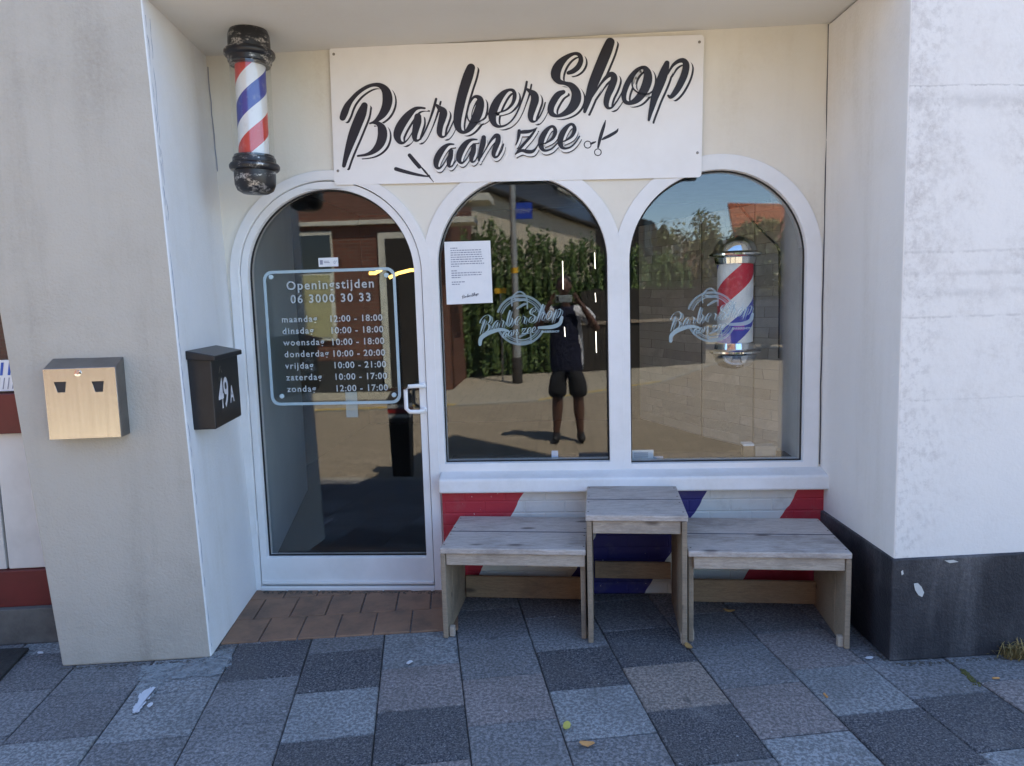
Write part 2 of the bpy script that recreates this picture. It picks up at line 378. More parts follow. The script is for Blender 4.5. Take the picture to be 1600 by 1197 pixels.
bm = BM(); box(bm, -300, 300, -300, 300, -.5, -.06); finish('ground', bm, MT['earth'], kind='structure')
bm = BM(); box(bm, -60, 60, -60, -2.62, -.055, -.02); finish('road', bm, MT['road'], kind='structure')
bm = BM(); box(bm, -9, 9, -2.5, 5.2, -.055, -.012); finish('pavement_bed', bm, MT['joint'], kind='structure')
kerb = BM()
for i in range(-14, 15): box(kerb, i * .6 + .006, i * .6 + .594, -2.62, -2.5, -.055, .0)
finish('kerb', kerb, MT['kerb'], bevel=.008, kind='structure')
far = [(-40, -5.6), (-6, -6.4), (-1.67, -7.1), (-.4, -7.45), (1.8, -9.6), (5.5, -17), (9, -40)]
bm = BM(); prism(bm, [(x, y - .14, -.05) for x, y in far] + [(-40, -60, -.05)], (0, 0, .05)); finish('far_pavement', bm, MT['far_paving'], kind='structure')
bm = BM(); yl = BM()
for (a, b), (c, d) in zip(far, far[1:]):
    hexa(bm, [(a, b, -.05), (c, d, -.05), (c, d - .14, -.05), (a, b - .14, -.05)], [(a, b, .012), (c, d, .012), (c, d - .14, .012), (a, b - .14, .012)])
finish('far_kerb', bm, MT['kerb'], kind='structure')
yl = BM()
for (a, b), (c, d) in ((far[1], far[2]), (far[3], far[4])):
    hexa(yl, [(a, b - .015, .0125), (c, d - .015, .0125), (c, d - .11, .0125), (a, b - .11, .0125)], [(a, b - .015, .016), (c, d - .015, .016), (c, d - .11, .016), (a, b - .11, .016)])
finish('yellow_kerb_line', yl, MT['yellow'], kind='structure')

# the slabs: every slab bevelled, its own colour, columns running away from the shop front
DK, GR, LT, PK, TN, MD = (.026, .031, .046), (.185, .19, .20), (.275, .295, .305), (.255, .215, .205), (.285, .225, .18), (.125, .128, .14)
T = .352; th = R(11); ux = Vector((math.cos(th), math.sin(th), 0)); uy = Vector((math.sin(th), -math.cos(th), 0))
O0 = PZ(601, 990); O0 -= uy * 0.0
rowsets = {  # column: (v px of a joint on the column, colours towards the viewer from there)
    -1: (1017, [DK, LT, DK, GR, PK]), 0: (1040, [PK, DK, PK, GR]), 1: (1056, [PK, GR, DK, LT]), 2: (1013, [DK, LT, GR, MD]), 3: (1037, [TN, DK, GR, PK]),
    4: (1070, [PK, LT, DK, GR]), 5: (1042, [LT, DK, PK, GR]), 6: (1085, [DK, LT, GR]), 7: (1060, [PK, DK, LT]), -2: (1060, [GR, GR, MD, PK]), -3: (1080, [LT, GR, GR])}
above = {-1: [GR, MD], 0: [LT, MD, MD], 1: [GR, MD, GR], 2: [GR, MD], 3: [DK, MD, MD], 4: [GR, MD, PK], 5: [PK, MD, GR], 6: [GR, MD], 7: [GR, PK], -2: [DK, GR], -3: [LT, GR]}
bm = BM(); lay = bm.loops.layers.float_color.new('slab')
def slab(P0, a, b, col, z=0.0, tilt=0.0):
    g = .0022; c = .0045
    q = [P0 + ux * g + uy * g, P0 + ux * (a - g) + uy * g, P0 + ux * (a - g) + uy * (b - g), P0 + ux * g + uy * (b - g)]
    t = [P0 + ux * (g + c) + uy * (g + c), P0 + ux * (a - g - c) + uy * (g + c), P0 + ux * (a - g - c) + uy * (b - g - c), P0 + ux * (g + c) + uy * (b - g - c)]
    lo = [bm.verts.new((p.x, p.y, -.03)) for p in q]; mid = [bm.verts.new((p.x, p.y, z - .004)) for p in q]; up = [bm.verts.new((p.x, p.y, z + tilt * (i in (1, 2)))) for i, p in enumerate(t)]
    k = 1 + random.uniform(-.10, .10)
    for A, B in ((lo, mid), (mid, up)):
        for i in range(4):
            for l in bm.faces.new((A[i], A[(i + 1) % 4], B[(i + 1) % 4], B[i])).loops: l[lay] = (*[x * k * .8 for x in col], 1)
    for l in bm.faces.new(up).loops: l[lay] = (*[x * k for x in col], 1)
pal = [DK, GR, LT, PK, MD, GR, MD, PK]
for c in range(-16, 18):
    base = O0 + ux * (T * c)
    v0, cols = rowsets.get(c, (1000 + random.uniform(0, 90), []))
    # joint position along the column (u from the column's own centre line)
    best = None
    for k in range(-400, 1200):
        s = k * .002; p = base + ux * T / 2 + uy * s; d = p - CAM; v = 598.5 - FPX * d.dot(UP) / d.dot(FW)
        if best is None or abs(v - v0) < best[0]: best = (abs(v - v0), s)
    s0 = best[1] if c in rowsets else random.uniform(0, T)
    for r in range(-4, 7):
        P0 = base + uy * (s0 + r * T)
        ctr = P0 + ux * T / 2 + uy * T / 2
        if ctr.y < -2.6 or ctr.y > .45: continue
        col = (cols[r] if 0 <= r < len(cols) else above.get(c, [])[-r - 1] if r < 0 and -r - 1 < len(above.get(c, [])) else random.choice([GR, GR, LT, MD] if c < 0 else pal))
        slab(P0, T, T, col, random.uniform(-.002, .0015), random.uniform(-.002, .002))
finish('pavement', bm, MT['paving'], kind='structure', recalc=True)

# brown quarry tiles in front of the door
MT['quarry'] = surf('brown_quarry_tile', (.27, .155, .095), (.15, .095, .065), 7, .6, .25, 60)
bm = BM(); A = PZ(345, 1007); B = PZ(700, 985); dx = (B - A).normalized(); dy = Vector((-dx.y, dx.x, 0)); wd = (B - A).length
box(bm, 0, 0, 0, 0, 0, 0); bm.clear()
n = 6
for r_ in range(3):
    for c in range(-1, n + 1):
        x0 = (c + (.5 if r_ % 2 else 0)) * wd / n; x1 = x0 + wd / n - .006; y0 = r_ * .26 ; y1 = y0 + .254
        x0, x1 = max(x0, -.02 - .1 * (y0 > .3)), min(x1, wd + .05)
        if x1 - x0 < .03: continue
        q = [A + dx * x + dy * y for x, y in ((x0, y0), (x1, y0), (x1, y1), (x0, y1))]; z = .008 + random.uniform(-.0015, .0015)
        hexa(bm, [(p.x, p.y, -.005) for p in q], [(p.x, p.y, z) for p in q])
finish('doorstep_tiles', bm, MT['quarry'], bevel=.004, kind='structure')

# ================================================================= THE SHOP
shop = thing('barber_shop', (0, 0, 0), 'cream barber shop front with three white arched openings set back between two walls', 'shop')
ZS = 2.945
# cream front wall with the openings
o1 = [(-1.86, 0), (-1.757, 0)] + arch(-1.757, -.733, 0, 1.776)[:1:-1] + [(-.733, 0), (1.40, 0), (1.40, 3.0), (-1.90, 3.0)]
finish('front_wall', plate([o1, arch(-.70, .290, .66, 1.811), arch(.318, 1.315, .66, 1.80)], -.042, .12), MT['cream'], shop)
def hoop(xo0, xo1, zo, xi0, xi1, zi, zb): return [(xo1, zb)] + arch(xo0, xo1, zb, zo)[2:] + [(xo0, zb), (xi0, zb)] + arch(xi0, xi1, zb, zi)[:1:-1] + [(xi1, zb)]
frame = finish('door_frame', plate([hoop(-1.800, -.69, 1.776, -1.748, -.742, 1.776, 0)], -.056, .10), MT['pvc'], shop, bevel=.004)
bm = BM(); box(bm, -1.748, -.742, -.06, .09, 0.0, .030); finish('threshold', bm, MT['pvc'], shop, bevel=.006)
door = finish('door', plate([arch(-1.743, -.747, .036, 1.776), arch(-1.705, -.785, .195, 1.776)], -.046, .04), MT['pvc'], shop, bevel=.006, label='white arched glass door')
finish('glass_pane', plate([arch(-1.695, -.795, .205, 1.776)], .0, .0), MT['glass'], door)
def inner_pane(bm, c, rx, rz):
    bm.transform(Matrix.Translation(c) @ Matrix.Rotation(R(rz), 4, 'Z') @ Matrix.Rotation(R(rx), 4, 'X') @ Matrix.Translation(-Vector((c[0], 0, c[2])))); return bm
finish('glass_pane', inner_pane(plate([arch(-1.695, -.795, .205, 1.776)], 0, 0), (-1.245, .018, 1.2), .03, .07), MT['glass_inner'], door)
finish('gasket', plate([arch(-1.706, -.784, .194, 1.776), arch(-1.697, -.793, .203, 1.776)], -.012, -.002), MT['gasket'], door)
bm = BM(); box(bm, -1.74, -.75, -.058, -.046, .040, .058); finish('weather_bar', bm, MT['pvc'], door, bevel=.004)
# handle: a white bow on two feet, keyhole
hx = -.79; a = PY(655, 603, -.06); b = PY(655, 641, -.06); g = PY(633, 600, -.11)
bm = BM(); zt, zb_ = a.z, b.z; xh = -.762
tube(bm, [(xh, -.046, zt), (xh, -.075, zt), (xh - .02, -.092, zt + .004), (xh - .07, -.098, zt + .002), (xh - .088, -.098, zt - .016), (xh - .088, -.098, zb_ + .016), (xh - .07, -.098, zb_ - .002), (xh - .02, -.092, zb_ - .004), (xh, -.075, zb_), (xh, -.046, zb_)], .0115, 12)
for z in (zt, zb_): lathe(bm, [(.018, 0), (.018, .008), (.012, .012)], (xh, -.046, z), 16, Matrix.Rotation(R(90), 3, 'X'))
finish('handle', bm, MT['pvc'], door, smooth=True)
bm = BM(); k = PY(677, 622, -.05); lathe(bm, [(.0115, 0), (.0115, .006), (.004, .007), (.004, .002)], (k.x, -.046, k.z), 20, Matrix.Rotation(R(90), 3, 'X')); finish('lock', bm, MT['screw'], door, smooth=True)
bm = BM()
for z in (.33, 1.05, 1.7): bm = BM(); lathe(bm, [(.009, 0), (.009, .09)], (-1.752, -.050, z), 12); finish('hinge', bm, MT['pvc'], door, smooth=True)
# windows
for nm, x0, x1, zb, zs, fo, lab in (('mid', -.657, .247, .730, 1.811, -.053, 'middle arched window'), ('right', .361, 1.271, .716, 1.80, -.0505, 'right arched window')):
    w = finish('window', plate([arch(x0 - .078, x1 + .078, .655, zs), arch(x0, x1, zb, zs)], fo, .08), MT['pvc'], shop, bevel=.005, label=lab)
    finish('glass_pane', plate([arch(x0 + .01, x1 - .01, zb + .01, zs)], 0, 0), MT['glass'], w)
    finish('glass_pane', inner_pane(plate([arch(x0 + .01, x1 - .01, zb + .01, zs)], 0, 0), ((x0 + x1) / 2, .018, 1.4), .03, -.05), MT['glass_inner'], w)
    finish('gasket', plate([arch(x0 - .001, x1 + .001, zb - .001, zs), arch(x0 + .007, x1 - .007, zb + .007, zs)], -.012, -.002), MT['gasket'], w)
bm = BM(); hexa(bm, [(-.683, -.155, .588), (1.392, -.155, .588), (1.392, -.035, .588), (-.683, -.035, .588)], [(-.683, -.150, .665), (1.392, -.150, .665), (1.392, -.035, .690), (-.683, -.035, .690)])
finish('window_sill', bm, MT['sill'], shop, bevel=.012, seg=3)
bm = BM(); box(bm, -.676, 1.40, -.095, .1, 0, .589); finish('striped_wall', bm, MT['brick_paint'], shop, bevel=.006, label='low brick wall painted in red, white and blue slanting stripes')
bm = BM(); prism(bm, [(-1.95, .1, ZS), (1.5, .1, ZS), (1.5, -.83, ZS), (-1.85, -.86, ZS)], (0, 0, .12)); finish('soffit', bm, MT['soffit'], shop)
up = [(-4.0, ZS + .01), (2.3, ZS + .01), (2.3, 3.5), (1.9, 9.4), (-.6, 3.7), (-4.0, 3.7)]  # unseen upper storey, peak shaped to cast the shadow edge on the street
finish('upper_shadow_wall', plate([up], -.80, -.45), MT['cream'], shop)
bm = BM(); box(bm, -4.0, 1.6, -.45, 6.0, 3.15, 3.3); finish('roof', bm, MT['dark'], shop)
jl = BM(); tube(jl, [(1.3585 + .004 * math.sin(i * 1.7) * (i % 3 == 0), -.0445, .70 + i * .14) for i in range(17)], .0028, 6); finish('joint_crack', jl, MT['ink_dark'], shop)
jl = BM(); tube(jl, [(-1.846 + .070 * (1 - (2.35 + i * .06) / 2.95) + .002 * math.sin(i * 2.3), -.0445, 2.35 + i * .06) for i in range(10)], .0025, 6); finish('joint_crack', jl, MT['ink'], shop)
# inside
d1, d2 = PZ(433, 866), PZ(481, 765); dd = (d2 - d1).normalized(); nn = Vector((-dd.y, dd.x, 0))
d0 = d1 - dd * (d1.y - .085) / dd.y
hexa_b = [d0, d2, d2 + nn * .1, d0 + nn * .1]
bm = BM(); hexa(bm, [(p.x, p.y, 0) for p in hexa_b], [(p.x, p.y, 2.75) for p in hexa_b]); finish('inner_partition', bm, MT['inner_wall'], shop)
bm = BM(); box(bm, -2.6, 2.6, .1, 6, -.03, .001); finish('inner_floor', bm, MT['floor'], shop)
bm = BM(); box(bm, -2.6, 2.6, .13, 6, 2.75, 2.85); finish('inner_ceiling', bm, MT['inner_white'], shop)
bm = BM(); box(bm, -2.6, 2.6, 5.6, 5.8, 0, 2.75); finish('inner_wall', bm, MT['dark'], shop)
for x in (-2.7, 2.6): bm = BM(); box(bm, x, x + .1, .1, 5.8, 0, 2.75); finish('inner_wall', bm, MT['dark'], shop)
bm = BM(); box(bm, 1.268, 1.33, .02, .62, .70, 2.4); finish('window_reveal', bm, MT['inner_white'], shop)
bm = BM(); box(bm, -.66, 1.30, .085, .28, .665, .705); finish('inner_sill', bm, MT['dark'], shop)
# stone clad panels behind the right window
def stone_mat():
    n = N('grey_stone_cladding'); X, Y_, Z_ = n.xyz(); cv = n.new('ShaderNodeCombineXYZ'); n.put(cv.inputs[0], n.math('ADD', X, n.math('MULTIPLY', n.noise(3, 2), .05))); n.put(cv.inputs[1], n.math('ADD', Z_, n.math('MULTIPLY', n.noise(2, 2), .03)))
    br = n.new('ShaderNodeTexBrick'); br.inputs['Scale'].default_value = 1; br.inputs['Brick Width'].default_value = .19; br.inputs['Row Height'].default_value = .062; br.inputs['Mortar Size'].default_value = .0015
    br.offset = .37; br.squash = 1.4; br.squash_frequency = 3
    br.inputs['Color1'].default_value = (.66, .62, .54, 1); br.inputs['Color2'].default_value = (.36, .325, .28, 1); br.inputs['Mortar'].default_value = (.20, .18, .15, 1); n.put(br.inputs['Vector'], cv.outputs[0])
    col = n.mix(n.ramp(n.noise(9, 6, .65), .35, .7), br.outputs[0], (.46, .42, .36)); n.bump(n.math('ADD', br.outputs[0], n.noise(40, 4)), .4, .006); return n.done(col, .8)
MT['stone'] = stone_mat()
for (u0, y0), (u1, y1) in (((1000, 1.75), (1096, 1.0)), ((1098, .99), (1177, .56)), ((1179, .55), (1247, .30))):
    a, b = PY(u0, 560, y0), PY(u1, 560, y1); bm = BM(); q = [(a.x, a.y, .66), (b.x, b.y, .66), (b.x, b.y + .03, .66), (a.x, a.y + .03, .66)]; prism(bm, q, (0, 0, 1.48)); finish('stone_panel', bm, MT['stone'], shop, bevel=.004)

# taupe pillar with white inner face, on the left
pil = thing('wall_pillar', (-2.0, -.5, 0), 'wide smooth taupe rendered pillar with a white inner side, left of the shop door', 'pillar')
PF = [PZ(97, 1042), PZ(330, 1028)]
jb = Vector((-1.778, -.03, 0)); jd = (jb - PF[1]).normalized()
P3 = PF[1] + jd * 1.1; P4 = P3 + (PF[0] - PF[1]); 
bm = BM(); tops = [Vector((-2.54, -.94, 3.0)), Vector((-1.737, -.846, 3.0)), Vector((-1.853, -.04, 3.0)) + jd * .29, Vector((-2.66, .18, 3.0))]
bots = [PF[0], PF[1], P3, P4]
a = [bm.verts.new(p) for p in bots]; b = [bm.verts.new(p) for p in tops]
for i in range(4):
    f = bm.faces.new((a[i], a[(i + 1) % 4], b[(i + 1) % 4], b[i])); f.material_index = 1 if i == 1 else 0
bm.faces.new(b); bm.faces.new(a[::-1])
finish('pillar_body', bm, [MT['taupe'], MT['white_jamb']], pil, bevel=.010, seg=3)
def crackline(nm, pts, r_, par, mt_='ink'):
    out = []
    for a_, b_ in zip(pts, pts[1:]):
        k_ = max(int((Vector(b_) - Vector(a_)).length / .035), 1)
        for i in range(k_): out.append(Vector(a_).lerp(Vector(b_), i / k_) + Vector((random.uniform(-.003, .003), 0, random.uniform(-.003, .003))))
    finish(nm, tube(BM(), out, [r_ * random.uniform(.35, 1) for _ in out], 5), MT[mt_], par)
def jpos(z, d): p = PF[1].lerp(Vector((-1.737, -.846, 3.0)), z / 3.0); return p + jd * d + Vector((.0008, -.0, 0))
crackline('edge_crack', [jpos(z, .016 + .008 * math.sin(z * 9)) for z in (.05, .4, .9, 1.3, 1.7, 2.2, 2.9)], .0013, pil)
crackline('edge_crack', [jpos(z, .05 + .02 * math.sin(z * 5)) for z in (2.0, 2.4, 2.9)], .001, pil)
bm = BM(); prism(bm, [(-2.9, -.80, 2.95), (-1.72, -.80, 2.95), (-1.72, -.3, 2.95), (-2.9, -.3, 2.95)], (0, 0, .4)); finish('pillar_top', bm, MT['taupe'], pil)

# weathered white wall with black plinth, on the right
wl = thing('rendered_wall', (1.418, -.82, 0), 'weathered white rendered wall with mould stains and a black plinth, right of the benches', 'wall')
c7, s7 = math.cos(R(7.5)), math.sin(R(7.5)); FN = Vector((s7, -c7, 0)); FT = Vector((c7, s7, 0))
K0 = Vector((1.414, -.822, 0)); K1 = K0 + FT * 4.0; KJ = Vector((1.359, .02, 0)); KB = KJ + Vector((0, .3, 0))
bm = BM(); Q = [K0, K1, K1 + Vector((0, .9, 0)), KB, KJ]
a = [bm.verts.new((p.x, p.y, .0)) for p in Q]; b = [bm.verts.new((p.x - .004, p.y, 2.94)) for p in Q]
for i in range(5):
    f = bm.faces.new((a[i], a[(i + 1) % 5], b[(i + 1) % 5], b[i])); f.material_index = 1 if i == 4 else 0
bm.faces.new(b); bm.faces.new(a[::-1]); box(bm, 2.32, 9, -.70, -.3, 2.95, 3.5, mi=0)
finish('wall_body', bm, [MT['grunge'], MT['jamb_right']], wl, bevel=.008, seg=3)
bm = BM(); e = .016
Q = [K0 + FN * e + Vector((-e, 0, 0)), K1 + FN * e, K1 - FN * .05, K0 - FN * .05 + Vector((.05, 0, 0)), KJ + Vector((.05, 0, 0)), KJ + Vector((-e, 0, 0))]
prism(bm, Q, (0, 0, .462)); PLQ = K0 + FN * (e + .0015); finish('plinth', bm, MT['plinth'], wl, bevel=.007, seg=3)

for px in ([(1428, 912), (1434, 911), (1440, 917), (1444, 926), (1441, 933), (1435, 930), (1430, 922)], [(1476, 876), (1490, 875), (1498, 878), (1484, 880)], [(1408, 893), (1411, 891), (1412, 897), (1409, 899)]):
    q = [PN(u, v, FN, PLQ) for u, v in px]; bm = BM(); prism(bm, q, FN * -.001); finish('paint_chip', bm, MT['inner_white'], wl)

# neighbour's shop front at the far left
nb = thing('neighbour_shopfront', (-2.9, -.7, 0), 'neighbouring shop front with cream panels and dark red sills at the far left edge', 'shop')
NP = PZ(0, 1003); nrm = FN
def nbox(v0, v1, dpt, mat, nm, x0=-1.6, x1=.62, bev=.004):
    z1 = max(PN(20, v0, nrm, NP).z, 0); z0 = max(PN(20, v1, nrm, NP).z, 0); bm = BM()
    M = Matrix.Translation((NP.x, NP.y, 0)) @ Matrix.Rotation(R(7.5), 4, 'Z'); box(bm, x0, x1, -dpt, .12, z0, z1, M); return finish(nm, bm, mat, nb, bevel=bev)
MT['nred'] = surf('dark_red_paint', (.14, .022, .020), (.10, .018, .016), 6, .45, .1, 50); MT['nwhite'] = surf('cream_panel_paint', (.62, .60, .56), (.55, .53, .49), 5, .5)
MT['stone_step'] = surf('grey_stone_step', (.13, .125, .115), (.08, .077, .072), 9, .8, .4, 60)
nbox(948, 1003, .04, MT['stone_step'], 'stone_step'); nbox(892, 948, .005, MT['nred'], 'bottom_sill'); 
nbox(678, 891, -.02, MT['nwhite'], 'panel', x1=.058); nbox(678, 891, -.02, MT['nwhite'], 'panel', x0=.070)
nbox(615, 677, .01, MT['nred'], 'window_sill'); nbox(-300, 400, -.03, MT['nwhite'], 'upper_frame')
bm = BM(); M = Matrix.Translation((NP.x, NP.y, 0)) @ Matrix.Rotation(R(7.5), 4, 'Z'); zz = [PN(20, v, nrm, NP).z for v in (400, 614)]
box(bm, -1.6, .62, .03, .04, zz[1], zz[0], M); finish('window_glass', bm, MT['glass'], nb)
bm = BM(); box(bm, -1.6, .62, .5, .55, 0, 3, M); finish('dark_interior', bm, MT['dark'], nb)
MT['blue_ink'] = surf('blue_ink', (.03, .10, .45), rough=.5)
st = thing('window_sticker', PN(6, 590, nrm, NP), 'white and blue stickers low on the neighbour window at the far left edge', 'sticker')
bm = BM(); za, zb2 = [PN(8, v, nrm, NP).z for v in (563, 612)]; x0 = 0 ; box(bm, -.22, .30, .024, .027, zb2, za, M); finish('sticker_sheet', bm, MT['paper'], st)
bm = BM(); zt2 = PN(8, 587, nrm, NP).z
for i in range(13):
    x = -.2 + i * .036; hexa(bm, [M @ Vector(p) for p in ((x, .0225, zt2), (x + .012, .0225, zt2), (x + .012, .0235, zt2), (x, .0235, zt2))], [M @ Vector(p) for p in ((x + .012, .0225, za - .012), (x + .024, .0225, za - .012), (x + .024, .0235, za - .012), (x + .012, .0235, za - .012))])
finish('blue_print', bm, MT['blue_ink'], st)
bm = BM()
for i in range(21):
    x = -.2 + i * .022; hexa(bm, [M @ Vector(p) for p in ((x, .0225, zb2 + .01), (x + .004, .0225, zb2 + .01), (x + .004, .0235, zb2 + .01), (x, .0235, zb2 + .01))], [M @ Vector(p) for p in ((x + .012, .0225, zt2 - .012), (x + .016, .0225, zt2 - .012), (x + .016, .0235, zt2 - .012), (x + .012, .0235, zt2 - .012))])
finish('grey_print', bm, MT['ink'], st)
MT['mat'] = surf('black_rubber_mat', (.018, .017, .016), (.03, .028, .026), 40, .9, .5, 90)
bm = BM(); q = [PZ(46, 1016), PZ(0, 1066), PZ(-150, 1090), PZ(-90, 1022)]; prism(bm, [(p.x, p.y, .002) for p in q], (0, 0, .014)); tag(finish('doormat', bm, MT['mat'], bevel=.004, origin=q[0]), 'black rubber doormat on the pavement at the left edge', 'doormat')
#DETAILS
# ================================================================= SIGN
sg = thing('sign_board', (-.22, -.05, 2.55), 'white rectangular shop sign board with black script lettering above the arches', 'sign')
YS = -.058
TL, TR, BL, BR = (PY(*p, YS) for p in ((515, 75), (1097, 53), (522, 288), (1099, 278)))
ang = math.atan2((TR.z - TL.z + BR.z - BL.z) / 2, (TR.x - TL.x + BR.x - BL.x) / 2)
cx, cz = (TL.x + TR.x + BL.x + BR.x) / 4, (TL.z + TR.z + BL.z + BR.z) / 4
SW = ((TR.x - TL.x) + (BR.x - BL.x)) / 2; SH = ((TL.z - BL.z) + (TR.z - BR.z)) / 2
ca, sa = math.cos(ang), math.sin(ang)
rot = lambda x, z: (cx + x * ca - z * sa, cz + x * sa + z * ca)
# cut away where the two window arches pass in front of its lower edge
body = [rot(x, z) for x, z in rrect(-SW / 2, SW / 2, -SH / 2, SH / 2, .018)]
finish('board', plate([body], YS, YS + .004), MT['board'], sg)
for sx, sz in ((-1, 1), (1, 1), (-1, -.88), (1, -.72)):
    x, z = rot(sx * (SW / 2 - .022), sz * (SH / 2 - .035)); bm = BM(); lathe(bm, [(.0075, 0), (.006, .003), (.001, .004)], (x, YS, z), 14, Matrix.Rotation(R(90), 3, 'X')); finish('screw', bm, MT['screw'], sg, smooth=True)
Z1 = lambda x, y: (510 + x / 6.3, 100 + y / 6.3)
Z2 = lambda x, y: (680 + x / 5.7, 70 + y / 5.7)
Z3 = lambda x, y: (840 + x / 5.204, 40 + y / 5.204)
STROKES = [  # (zoom, scale, points x y width)
 (Z1, 6.3, [(374, 410, 66), (345, 490, 96), (300, 600, 100), (262, 700, 94), (225, 810, 74), (195, 910, 54), (172, 1002, 38)]),
 (Z1, 6.3, [(160, 528, 62), (178, 480, 72), (205, 415, 64), (245, 355, 48), (310, 285, 40), (395, 228, 36), (470, 205, 36), (535, 215, 52), (585, 265, 82), (602, 340, 98), (590, 420, 92), (555, 490, 76), (505, 545, 46), (465, 572, 26), (428, 585, 16)]),
 (Z1, 6.3, [(428, 583, 14), (470, 580, 24), (515, 592, 50), (545, 635, 84), (552, 700, 94), (535, 770, 88), (500, 825, 70), (450, 868, 46), (390, 893, 28), (310, 905, 20)]),
 (Z1, 6.3, [(968, 436, 20), (920, 432, 26), (870, 445, 42), (810, 500, 70), (755, 570, 84), (715, 640, 86), (697, 705, 74), (715, 760, 48), (750, 778, 28), (790, 755, 14), (830, 700, 11), (862, 640, 10)]),
 (Z1, 6.3, [(900, 520, 70), (895, 570, 80), (880, 640, 68), (868, 700, 56), (875, 745, 40), (905, 752, 20), (945, 710, 15), (985, 630, 16), (1020, 545, 20), (1055, 440, 26), (1080, 345, 24)]),
 (Z2, 5.7, [(8, 535, 20), (40, 565, 46), (72, 600, 70), (62, 660, 66), (45, 720, 56), (38, 780, 50), (52, 815, 30), (80, 818, 16), (115, 780, 13), (150, 710, 12), (180, 640, 11)]),
 (Z2, 5.7, [(318, 205, 76), (296, 270, 90), (265, 365, 90), (238, 460, 86), (215, 560, 82), (200, 650, 74), (200, 720, 62), (225, 770, 38), (265, 778, 30), (305, 745, 52), (345, 685, 72), (378, 615, 82), (398, 545, 76), (400, 490, 58), (375, 463, 34), (340, 470, 22), (305, 525, 15), (285, 590, 12), (288, 650, 12), (315, 688, 13), (370, 690, 15), (425, 665, 13), (470, 615, 12), (500, 575, 11)]),
 (Z2, 5.7, [(520, 615, 11), (580, 600, 14), (640, 575, 18), (690, 520, 28), (708, 455, 36), (695, 410, 30), (655, 403, 26), (605, 435, 50), (555, 500, 70), (520, 575, 76), (508, 640, 70), (525, 700, 46), (565, 728, 26), (630, 715, 16), (690, 665, 14), (735, 590, 14), (770, 500, 16), (800, 410, 22), (816, 330, 20)]),
 (Z2, 5.7, [(812, 392, 18), (845, 415, 40), (880, 445, 66), (888, 490, 72), (868, 560, 66), (850, 630, 54), (858, 675, 34), (890, 682, 16), (930, 640, 13), (962, 575, 12), (980, 515, 12)]),
 (Z3, 5.204, [(250, 385, 30), (290, 370, 40), (330, 335, 44), (352, 285, 40), (340, 240, 34), (300, 228, 26), (240, 255, 40), (185, 305, 66), (152, 365, 80), (150, 415, 74), (175, 455, 46), (225, 470, 32), (275, 490, 52), (312, 545, 74), (310, 610, 82), (275, 672, 70), (220, 715, 44), (160, 735, 26), (115, 715, 44), (108, 665, 54), (135, 605, 56), (170, 560, 50), (210, 540, 34)]),
 (Z3, 5.204, [(590, 135, 74), (562, 205, 88), (525, 295, 90), (488, 385, 88), (452, 475, 82), (420, 570, 62), (398, 645, 44), (383, 700, 26)]),
 (Z3, 5.204, [(425, 610, 10), (470, 540, 14), (520, 465, 20), (570, 410, 34), (605, 398, 46), (622, 430, 56), (600, 500, 58), (570, 570, 52), (558, 630, 44), (572, 668, 26), (605, 665, 16), (645, 615, 12), (680, 555, 11), (705, 500, 11)]),
 (Z3, 5.204, [(850, 338, 24), (805, 365, 34), (760, 420, 44), (722, 490, 46), (702, 560, 42), (710, 615, 34), (750, 630, 34), (810, 600, 56), (860, 535, 70), (892, 455, 76), (895, 385, 62), (868, 342, 34), (830, 355, 16), (785, 410, 13), (768, 470, 13), (785, 520, 13), (840, 555, 14), (900, 555, 13), (945, 525, 12)]),
 (Z3, 5.204, [(1052, 305, 42), (1035, 360, 66), (1010, 430, 76), (978, 510, 74), (950, 590, 60), (930, 665, 44), (915, 720, 32), (905, 768, 20)]),
 (Z3, 5.204, [(1058, 395, 12), (1095, 330, 22), (1140, 292, 32), (1185, 285, 42), (1208, 320, 54), (1196, 390, 58), (1165, 465, 56), (1125, 535, 48), (1085, 580, 32), (1062, 570, 18)])]
